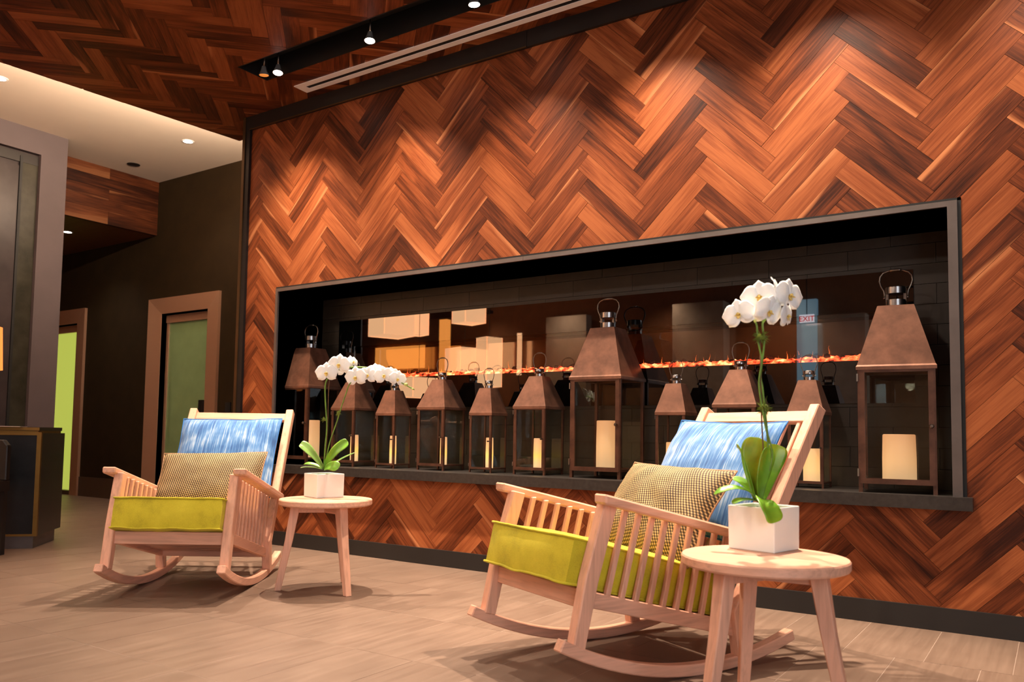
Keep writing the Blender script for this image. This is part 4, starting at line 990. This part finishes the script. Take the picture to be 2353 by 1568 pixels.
# ------------------------------------------------------------------ lanterns
def make_lantern(name, wd, zb, zt, wt, nk, hd_, nr):
    """w body width, zb roof eaves, zt roof top, wt roof top width, nk neck top, hd_ handle top, nr neck radius"""
    r = empty(name); h = wd / 2; p = wd * 0.055; lz = wd * 0.125     # post width and leg height
    for sx in (-1, 1):
        for sy in (-1, 1):
            x0, x1 = sorted((sx * h, sx * (h - p))); y0, y1 = sorted((sy * h, sy * (h - p)))
            box('corner_post', x0, x1, y0, y1, 0, zb, M['copper_frame'], r)
    fr = wd * 0.075
    # bottom tray and rails
    boxes('base_tray', [(-h + p * .5, h - p * .5, -h + p * .5, h - p * .5, lz, lz + .006)], M['copper_frame'], r)
    for (a, b) in (((-h + p, h - p), 'b'), ((-h + p, h - p), 's+'), ((-h + p, h - p), 's-')):
        for z0, z1 in ((lz, lz + fr * .6), (zb - fr * .6, zb)):
            if b == 'b': box('side_rail', a[0], a[1], h - p * .8, h, z0, z1, M['copper_frame'], r)
            else:
                sg = 1 if b == 's+' else -1; x0, x1 = sorted((sg * (h - p * .8), sg * h)); box('side_rail', x0, x1, a[0], a[1], z0, z1, M['copper_frame'], r)
    # front door with its own frame, hinges and knob
    dx0, dx1, y0, y1 = -h + p * .35, h - p * .35, -h - p * .18, -h + p * .55
    d = boxes('door', [(dx0, dx0 + fr, y0, y1, lz, zb - .004), (dx1 - fr, dx1, y0, y1, lz, zb - .004), (dx0 + fr, dx1 - fr, y0, y1, lz, lz + fr), (dx0 + fr, dx1 - fr, y0, y1, zb - .004 - fr * .8, zb - .004)], M['copper_frame'], r)
    box('door_pane', dx0 + fr, dx1 - fr, -h + p * .1, -h + p * .1 + .002, lz + fr, zb - fr * .8, M['lantern_glass'], d)
    lathe('knob', [(wd * .012, 0), (wd * .012, .012), (wd * .026, .016), (wd * .030, .024), (wd * .02, .030)], M['steel_dark'], d, 12, Matrix.Translation((dx1 - fr * .5, y0, zb * .53)) @ Matrix.Rotation(PI / 2, 4, 'X'))
    for z in (lz + wd * .10, zb - wd * .20): box('hinge', -h - p * .25, -h + p * .15, y0 - .003, y0 + .006, z, z + wd * .11, M['steel'], d)
    for sg in (-1, 1):
        x0, x1 = sorted((sg * (h - p * .45), sg * (h - p * .45) + sg * .002)); box('glass_pane', x0, x1, -h + p, h - p, lz, zb, M['lantern_glass'], r)
    box('glass_pane', -h + p, h - p, h - p * .45, h - p * .45 + .002, lz, zb, M['lantern_glass'], r)
    # roof: hollow tapered hood with a rolled eave
    e = wd * 0.02; bm = bmesh.new()
    def sq(a, z): return [bm.verts.new(v) for v in ((-a, -a, z), (a, -a, z), (a, a, z), (-a, a, z))]
    t = wt / 2; rings = [sq(h - p * .6, zb + .004), sq(h + e, zb - .012), sq(h + e, zb + .004), sq(h + e * .2, zb + .012), sq(t, zt), sq(t - .004, zt + .002)]
    for A, B in zip(rings, rings[1:]):
        for i in range(4): bm.faces.new([A[i], A[(i + 1) % 4], B[(i + 1) % 4], B[i]])
    bm.faces.new(rings[-1]); bm.faces.new(rings[0]); bm_obj('hood', bm, M['copper'], r)
    # ventilated neck with slots, then the bail handle
    nh = nk - zt
    lathe('neck', [(nr, zt), (nr, zt + nh * .36), (nr * .8, zt + nh * .37)], M['steel'], r, 28)
    for sg in (-1, 1): box('neck_bridge', *sorted((sg * nr * .72, sg * nr * .99)), -nr * .3, nr * .3, zt + nh * .3, zt + nh * .7, M['steel_dark'], r)
    lathe('neck_cap', [(nr * .8, zt + nh * .66), (nr * 1.02, zt + nh * .66), (nr * 1.02, nk - .003), (nr * .95, nk), (nr * .3, nk + .002)], M['steel'], r, 28)
    H_ = hd_ - (zt + nh * .45); pts = []
    k = nr * 1.12
    prof = [(k, 0), (k, .16), (k * 1.06, .28), (k * 1.30, .46), (k * 1.42, .62), (k * 1.36, .78), (k * 1.10, .91), (k * .6, .985), (0, 1.0)]
    pts = [(x, 0, zt + nh * .45 + H_ * z) for x, z in prof] + [(-x, 0, zt + nh * .45 + H_ * z) for x, z in prof[-2::-1]]
    hdl = tube('handle', pts, wd * .0125, M['steel_dark'], r, 8)
    tube('grip', [(x * .5 * k, 0, hd_ + (-.001 if abs(x) > .5 else .0)) for x in (-1, -.5, 0, .5, 1)], wd * .019, M['steel_dark'], hdl, 8)
    for sg in (-1, 1): lathe('rivet', [(wd * .02, 0), (wd * .02, .006), (wd * .01, .009)], M['steel'], r, 10, Matrix.Translation((sg * nr * 1.05, 0, zt + nh * .5)) @ Matrix.Rotation(sg * PI / 2, 4, 'Y'))
    return r
Z_S = NZ0
big = make_lantern('lantern', 0.330, 0.590, 0.893, 0.160, 0.993, 1.078, 0.046)
mid = make_lantern('lantern', 0.232, 0.422, 0.617, 0.097, 0.668, 0.770, 0.030)
sml = make_lantern('lantern', 0.175, 0.382, 0.548, 0.090, 0.600, 0.682, 0.026)
WD = {id(big): 0.330, id(mid): 0.232, id(sml): 0.175}
# (kind, right front x, front y, turn, candle radius, candle height, wax, label)
LANT = [
    (big, 0.548, 0.090, 0.0, 0.060, 0.290, 'candle_big', 'large copper lantern at the niche end nearest the lifts', 'pillar candle in the large lantern at the niche end nearest the lifts'),
    (mid, 0.981, 0.140, 0.0, 0.030, 0.195, 'candle_small', 'medium copper lantern next to the large one at the lift end', 'lit slim candle in the medium lantern next to the large one at the lift end'),
    (sml, 1.360, 0.150, 0.0, 0.024, 0.200, 'candle_small', 'small copper lantern half hidden by the arching orchid spray', 'lit slim candle in the small lantern half hidden by the orchid spray'),
    (mid, 1.799, 0.150, 0.0, 0.024, 0.190, 'candle_small', 'medium copper lantern between the two small ones on the orchid side', 'lit slim candle in the medium lantern between the two small ones'),
    (sml, 2.185, 0.150, 0.0, 0.025, 0.198, 'candle_small', 'small copper lantern between two medium ones', 'lit slim candle in the small lantern between two medium ones'),
    (mid, 2.586, 0.150, 0.0, 0.032, 0.192, 'candle_small', 'medium copper lantern beside the large one in the middle of the niche', 'lit slim candle in the medium lantern beside the middle large one'),
    (big, 3.122, 0.095, 0.0, 0.061, 0.292, 'candle_big', 'large copper lantern in the middle of the niche', 'pillar candle in the large lantern in the middle of the niche'),
    (sml, 3.489, 0.150, 0.0, 0.046, 0.190, 'candle_mid', 'small copper lantern just behind the blue pillow corner of the rocking chair', 'lit candle in the small lantern behind the blue pillow'),
    (mid, 3.880, 0.150, 0.0, 0.040, 0.190, 'candle_mid', 'medium copper lantern mostly hidden by the back of the rocking chair', 'candle in the medium lantern hidden by the rocking chair back'),
    (sml, 4.221, 0.140, 0.0, 0.046, 0.170, 'candle_mid', 'small copper lantern beside the large one at the sill end away from the lifts', 'lit candle in the small lantern beside the end one'),
    (big, 4.722, 0.020, 0.105, 0.075, 0.228, 'candle_big', 'large copper lantern at the sill end away from the lifts', 'wide pillar candle in the large lantern at the sill end away from the lifts'),
]
used = set()
CDX = [0.060, 0.010, 0.0, 0.024, 0.014, 0.0, 0.004, -0.012, 0.0, 0.014, 0.006]
for ci, (kind, xr, yf, turn, cr, chh, wax, lab, clab) in enumerate(LANT):
    o = copy_tree(kind) if id(kind) in used else kind
    used.add(id(kind)); wd = WD[id(kind)]
    o.location = (xr - wd / 2, yf + wd / 2, Z_S); o.rotation_euler = (0, 0, turn)
    tag(o, lab, 'lantern', 'copper lanterns in the niche')
    zc = wd * .125 + .006
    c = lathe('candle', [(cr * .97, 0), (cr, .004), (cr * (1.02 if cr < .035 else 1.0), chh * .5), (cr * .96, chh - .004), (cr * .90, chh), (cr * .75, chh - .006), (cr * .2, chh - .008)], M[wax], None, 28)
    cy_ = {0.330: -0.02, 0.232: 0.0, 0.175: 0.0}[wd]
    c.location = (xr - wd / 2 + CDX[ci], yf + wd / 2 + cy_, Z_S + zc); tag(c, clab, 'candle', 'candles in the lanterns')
    tube('wick', [(0, 0, chh - .009), (0.001, 0, chh + .004)], .0012, M['black'], c, 6)

# ------------------------------------------------------------------ electric fireplace in the back of the niche
fp = empty('electric_fireplace', (2.54, ND, PZ0)); bpy.context.view_layer.update()
tag(fp, 'long linear electric fire with glowing embers behind black glass', 'fireplace')
yS = ND - .006
W(fp, boxes('glass_surround', [(PX0, PX1, yS, ND + .012, FZ1, PZ1), (PX0, PX1, yS, ND + .012, PZ0, FZ0), (PX0, FX0, yS, ND + .012, FZ0, FZ1), (FX1, PX1, yS, ND + .012, FZ0, FZ1)], M['fire_surround'], fp))
W(fp, box('fire_window', FX0, FX1, yS + .002, yS + .005, FZ0, FZ1, M['fire_glass'], fp))
W(fp, boxes('fire_box', [(FX0, FX1, ND + .015, 0.66, FZ0 - .03, FZ0 - .012), (FX0, FX1, ND + .012, 0.66, FZ1, FZ1 + .004), (FX0 - .004, FX0, ND + .012, .66, FZ0 - .03, FZ1), (FX1, FX1 + .004, ND + .012, .66, FZ0 - .03, FZ1)], M['niche'], fp))
W(fp, box('fire_back', FX0, FX1, 0.600, 0.604, FZ0 - .02, FZ1, M['fire_back'], fp))
# ember bed: lumpy strip
from mathutils import noise as mnoise
bm = bmesh.new(); nx, ny = 420, 6; g = []
for i in range(nx + 1):
    row = []
    for j in range(ny + 1):
        x = FX0 + (FX1 - FX0) * i / nx; y = ND + .018 + .12 * j / ny
        z = FZ0 + (-.014 if j == 0 else .020 + .014 * j / ny) + .022 * max(0, mnoise.noise(Vector((x * 26, y * 30, 0)))) + .007 * mnoise.noise(Vector((x * 60, y * 60, 3)))
        row.append(bm.verts.new((x, y, z)))
    g.append(row)
for i in range(nx):
    for j in range(ny): bm.faces.new([g[i][j], g[i + 1][j], g[i + 1][j + 1], g[i][j + 1]])
o = W(fp, bm_obj('ember_bed', bm, M['ember'], fp)); o['kind'] = 'stuff'
rr = random.Random(4)
bm = bmesh.new(); bmesh.ops.create_icosphere(bm, subdivisions=2, radius=1.0)
for v in bm.verts: v.co *= 1 + .35 * mnoise.noise(v.co * 1.7)
coal_me = bpy.data.meshes.new('coal'); bm.to_mesh(coal_me); bm.free(); coal_me.materials.append(M['coal'])
for i in range(64):
    o = bpy.data.objects.new('coal', coal_me); COL.objects.link(o); o.parent = fp; o.matrix_parent_inverse = fp.matrix_world.inverted()
    s = rr.uniform(.010, .019); o.location = (FX0 + .03 + (FX1 - FX0 - .06) * (i + rr.uniform(-.4, .4)) / 63, ND + rr.uniform(.07, .125), FZ0 + rr.uniform(.026, .038)); o.scale = (s * 1.3, s, s); o.rotation_euler = (rr.uniform(0, 3), rr.uniform(0, 3), rr.uniform(0, 3))
fl_me = []
for q in range(4):
    r2 = random.Random(q); n = 8; pts = []; rad = []
    x = 0
    for k in range(n):
        t = k / (n - 1); x += r2.uniform(-.004, .006); pts.append((x, 0, .062 * t * (1 + .2 * q))); rad.append(max(.0004, .0062 * (1 - t) ** 1.3))
    bm = bmesh.new(); add_tube(bm, pts, rad, 6); bmesh.ops.recalc_face_normals(bm, faces=bm.faces[:]); me = bpy.data.meshes.new('flame'); bm.to_mesh(me); bm.free(); me.materials.append(M['flame']); fl_me.append(me)
for i in range(46):
    o = bpy.data.objects.new('flame', rr.choice(fl_me)); COL.objects.link(o); o.parent = fp; o.matrix_parent_inverse = fp.matrix_world.inverted()
    o.location = (rr.uniform(FX0 + .05, FX1 - .05), ND + rr.uniform(.08, .135), FZ0 + .018); s = rr.uniform(.35, .95); o.scale = (s * rr.choice((-1, 1)), .6, s)

# ------------------------------------------------------------------ ceiling fittings
def spot_lamp(x, y, tgt, lit, label):
    r = empty('track_lamp', (x, y, CEIL_Z + .15)); bpy.context.view_layer.update()
    p = Vector((x, y, 3.318)); d = (Vector(tgt) - p).normalized() if lit is not None else Vector((0, 0, -1))
    d = (d + Vector((0, 0, -1.2))).normalized()
    q = Vector((0, 0, -1)).rotation_difference(d).to_matrix().to_4x4(); m = Matrix.Translation(p) @ q
    W(r, tube('stalk', [(x, y, CEIL_Z + .15), (x, y, 3.352)], .006, M['steel_dark'], r, 8))
    W(r, lathe('reflector', [(.012, .045), (.016, .040), (.020, .022), (.024, .010), (.034, -.010), (.036, -.016), (.032, -.016), (.020, .004)], M['lamp_metal'], r, 20, m, cap=False))
    W(r, lathe('lamp_glass', [(.0315, -.0155), (.030, -.019), (.015, -.022), (.001, -.023)], M['lamp_face'] if lit else M['lamp_face_off'], r, 20, m))
    tag(r, label, 'spotlight', 'spot lamps in the ceiling slot'); return r
spot_lamp(TRACK[0][0], TRACK[0][1], TRACK[0][2], False, 'amber-faced spot lamp nearest the end of the black ceiling slot')
spot_lamp(TRACK[1][0], TRACK[1][1], TRACK[1][2], True, 'bright spot lamp right beside the amber-faced lamp in the ceiling slot')
spot_lamp(TRACK[2][0], TRACK[2][1], TRACK[2][2], True, 'bright spot lamp on its own part way along the ceiling slot')
spot_lamp(TRACK[4][0], TRACK[4][1], TRACK[4][2], True, 'bright spot lamp furthest along the ceiling slot from its closed end')
# linear air diffuser: white frame around a dark slot
df = empty('linear_diffuser', (DIFF[0], (DIFF[2] + DIFF[3]) / 2, CEIL_Z)); bpy.context.view_layer.update()
tag(df, 'long white linear air diffuser set in the wooden ceiling', 'air diffuser')
x0, x1, y0, y1 = DIFF; z0, z1 = CEIL_Z - .006, CEIL_Z + .004
for bx in ((x0, x1, y0, y0 + .046, z0, z1), (x0, x1, y1 - .046, y1, z0, z1), (x0, x0 + .075, y0 + .046, y1 - .046, z0, z1)): W(df, box('flange', *bx, M['white_paint'], df))
W(df, box('slot', x0 + .075, x1, y0 + .046, y1 - .046, CEIL_Z - .003, CEIL_Z + .001, M['black'], df))
def downlight(x, y, z, label, rad=.045, lit=True):
    r = empty('downlight', (x, y, z))
    lathe('trim_ring', [(rad * 1.35, 0), (rad * 1.35, -.004), (rad, -.005), (rad, 0.0)], M['white_paint'] if lit else M['black'], r, 28, cap=False)
    lathe('lens', [(rad, -.003), (rad * .6, -.0045), (.001, -.005)], M['down_face'] if lit else M['black'], r, 28)
    tag(r, label, 'downlight', 'recessed downlights'); return r
downlight(*DOWN[0], 'lit downlight in the plaster corridor ceiling near the herringbone wall')
downlight(*DOWN[1], 'lit downlight in the plaster corridor ceiling in front of the portal')
downlight(*DOWN[2], 'lit downlight in the low wooden ceiling by the lifts')
downlight(-3.261, 0.911, 3.79, 'unlit dark fitting in the plaster corridor ceiling by the soffit', .05, False)
for (x, y) in LOUNGE_FILL: downlight(x, y, CEIL_Z, 'added fill downlight in the wooden lounge ceiling')  # fittings for the added fill beams
for (x, y) in WASH_FILL: downlight(x, y, CEIL_Z, 'added downlight brightening the back wall of the lounge')  # fittings for the added wall wash

# ------------------------------------------------------------------ desk corner at the lifts
DK = math.radians(226.6)
dk = empty('reception_desk', (-0.766, -1.205, 0), DK)      # local x runs along the long face, local -y along the end face
tag(dk, 'black lacquered desk with gold edge strips in front of the grey portal', 'desk')
Ld, Wd = 1.6, 0.52
box('plinth', 0.0, Ld - .05, -Wd + .05, -0.0, 0, 0.087, M['grey_trim'], dk)
box('body', -0.02, Ld, -Wd - .02, 0.02, 0.087, 0.805, M['desk_black'], dk, .004)
box('worktop', -0.005, Ld, -Wd, 0.005, 0.822, 0.847, M['desk_black'], dk, .003)
for e_ in ((-0.008, Ld, 0.004, 0.010, 0.824, 0.845), (-.02, Ld, .018, .026, .790, .805), (-.02, Ld, .018, .025, .087, .102)): box('gold_edging', *e_, M['gold'], dk)
boxes('gold_corner', [(-0.028, 0.0, 0.0, 0.027, 0.087, 0.812)], M['gold'], dk)
box('riser', 0.0, Ld - .01, -Wd + .01, 0.0, .805, .822, M['gold'], dk)
pp = tag(box('paper_sheet', 0, 0.30, 0, 0.21, 0, 0.004, M['paper'], None), 'pale paper sheet lying on the black desk', 'paper')
pp.matrix_world = Matrix.Translation((-0.98, -1.18, 0.8475)) @ Matrix.Rotation(DK + .1, 4, 'Z')
# lamp with an orange shade on the desk
lm_ = empty('table_lamp', (-1.355, -1.36, 0.847)); tag(lm_, 'table lamp with a glowing orange drum shade on the black desk', 'lamp')
lathe('lamp_base', [(.07, 0), (.07, .012), (.015, .02), (.012, .46)], M['gold'], lm_, 24)
lathe('lamp_shade', [(.15, .42), (.135, .735)], M['shade_orange'], lm_, 36, cap=False)
# dark chair pulled up to the desk
dc = empty('desk_chair', (-0.69, -1.76, 0), math.radians(30)); tag(dc, 'dark wooden chair pulled up to the black desk', 'chair')
for (x, y) in ((-.2, -.2), (.2, -.2), (-.2, .2), (.2, .2)): box('leg', x - .018, x + .018, y - .018, y + .018, 0, .42, M['dark_wood'], dc, .003)
box('seat', -.225, .225, -.225, .225, .42, .49, M['dark_wood'], dc, .012)
prism('backrest', [(-.225, .49), (.225, .49), (.225, .72), (.19, .76), (-.19, .76), (-.225, .72)], .18, .225, 'y', M['dark_wood'], dc, .006)

# ------------------------------------------------------------------ lounge things that the fire glass reflects
MIR = ND - .006
def mirr(x, y, yr):
    p = on_plane(x, y, Vector((0, 2 * MIR - yr, 0)), Vector((0, 1, 0))); return p.x, p.z
def pendant(xa, xb, yb, yr, hgt, label, turn=.35):
    ax, az = mirr(xa, yb, yr); bx, bz = mirr(xb, yb, yr); wd = abs(bx - ax) / 1.25; cx, z = (ax + bx) / 2, (az + bz) / 2
    r = empty('pendant_lamp', (cx, yr, z), turn); h = wd / 2
    boxes('shade', [(-h, h, -h, -h + .006, 0, hgt), (-h, h, h - .006, h, 0, hgt), (-h, -h + .006, -h, h, 0, hgt), (h - .006, h, -h, h, 0, hgt)], M['pendant'], r)
    box('diffuser', -h + .01, h - .01, -h + .01, h - .01, .01, .014, M['pendant'], r)
    tube('cord', [(0, 0, .02), (0, 0, CEIL_Z - z)], .004, M['black'], r, 6)
    tag(r, label, 'pendant lamp', 'box pendant lamps in the lounge'); return r
pendant(863, 937, 774, -4.5, .46, 'cream box pendant lamp, widest of the high ones over the lounge')
pendant(938, 977, 771, -4.9, .48, 'cream box pendant lamp hanging close beside the widest high one')
pendant(1049, 1106, 744, -4.3, .42, 'cream box pendant lamp hanging highest over the lounge')
pendant(1034, 1100, 852, -5.0, .34, 'cream box pendant lamp hanging low beside the tall narrow one')
pendant(1100, 1145, 890, -4.4, .70, 'tall narrow cream box pendant lamp over the lounge')
pendant(930, 992, 914, -4.6, .30, 'cream box pendant lamp hanging lowest over the lounge')
def wall_piece(name, x0p, y0p, x1p, y1p, yr, mat, label, cat, depth=.05):
    ax, az = mirr(x0p, y0p, yr); bx, bz = mirr(x1p, y1p, yr)
    return tag(box(name, min(ax, bx), max(ax, bx), yr - depth, yr, min(az, bz), max(az, bz), mat), label, cat)
wall_piece('wall_light', 862, 800, 972, 845, -7.54, M['orange_glow'], 'glowing orange light panel on the lounge back wall', 'light panel')
wall_piece('wall_column', 1010, 735, 1024, 862, -6.6, M['orange_glow'], 'slender orange lit column in the lounge', 'column', .12)
wall_piece('light_tube', 1188, 766, 1196, 862, -6.0, M['pendant'], 'upright white light tube in the lounge', 'light tube', .03)
wall_piece('wall_panel', 1255, 730, 1345, 950, -7.3, M['lounge_beige'], 'beige wall panel in the lounge beside the white light tube', 'wall panel', .2)
wall_piece('wall_panel', 1545, 700, 1662, 950, -7.2, M['lounge_beige'], 'beige wall panel in the lounge next to the dusk window', 'wall panel', .3)
wall_piece('wall_panel', 1878, 725, 1990, 950, -7.2, M['lounge_beige'], 'beige wall panel in the lounge by the exit sign', 'wall panel', .3)
wall_piece('dusk_window', 1830, 690, 1878, 900, -7.4, M['window_blue'], 'narrow blue dusk window at the back of the lounge', 'window', .1)
sx0, sz0 = mirr(1837, 742, -6.2); sx1, sz1 = mirr(1870, 722, -6.2)
es = empty('exit_sign', ((sx0 + sx1) / 2, -6.2, sz0)); tag(es, 'hanging white exit sign with red letters in the lounge', 'sign')
hw = (sx1 - sx0) / 2; hh = sz1 - sz0
box('sign_panel', -hw, hw, -.03, 0, 0, hh, M['sign_white'], es, .002)
tc_ = bpy.data.curves.new('sign_letters', 'FONT'); tc_.body = 'EXIT'; tc_.size = hh * .95; tc_.align_x = 'CENTER'; tc_.extrude = .003
tmp = bpy.data.objects.new('sign_text', tc_); COL.objects.link(tmp); bpy.context.view_layer.update()
lme = bpy.data.meshes.new_from_object(tmp.evaluated_get(bpy.context.evaluated_depsgraph_get())); bpy.data.objects.remove(tmp, do_unlink=True)
lme.materials.clear(); to_ = link('sign_letters', lme, M['sign_red'], es)
to_.matrix_local = Matrix.Translation((0, .004, hh * .15)) @ Matrix.Rotation(PI / 2, 4, 'X')
tube('sign_rod', [(0, -.015, hh), (0, -.015, CEIL_Z - sz0)], .006, M['black'], es, 6)
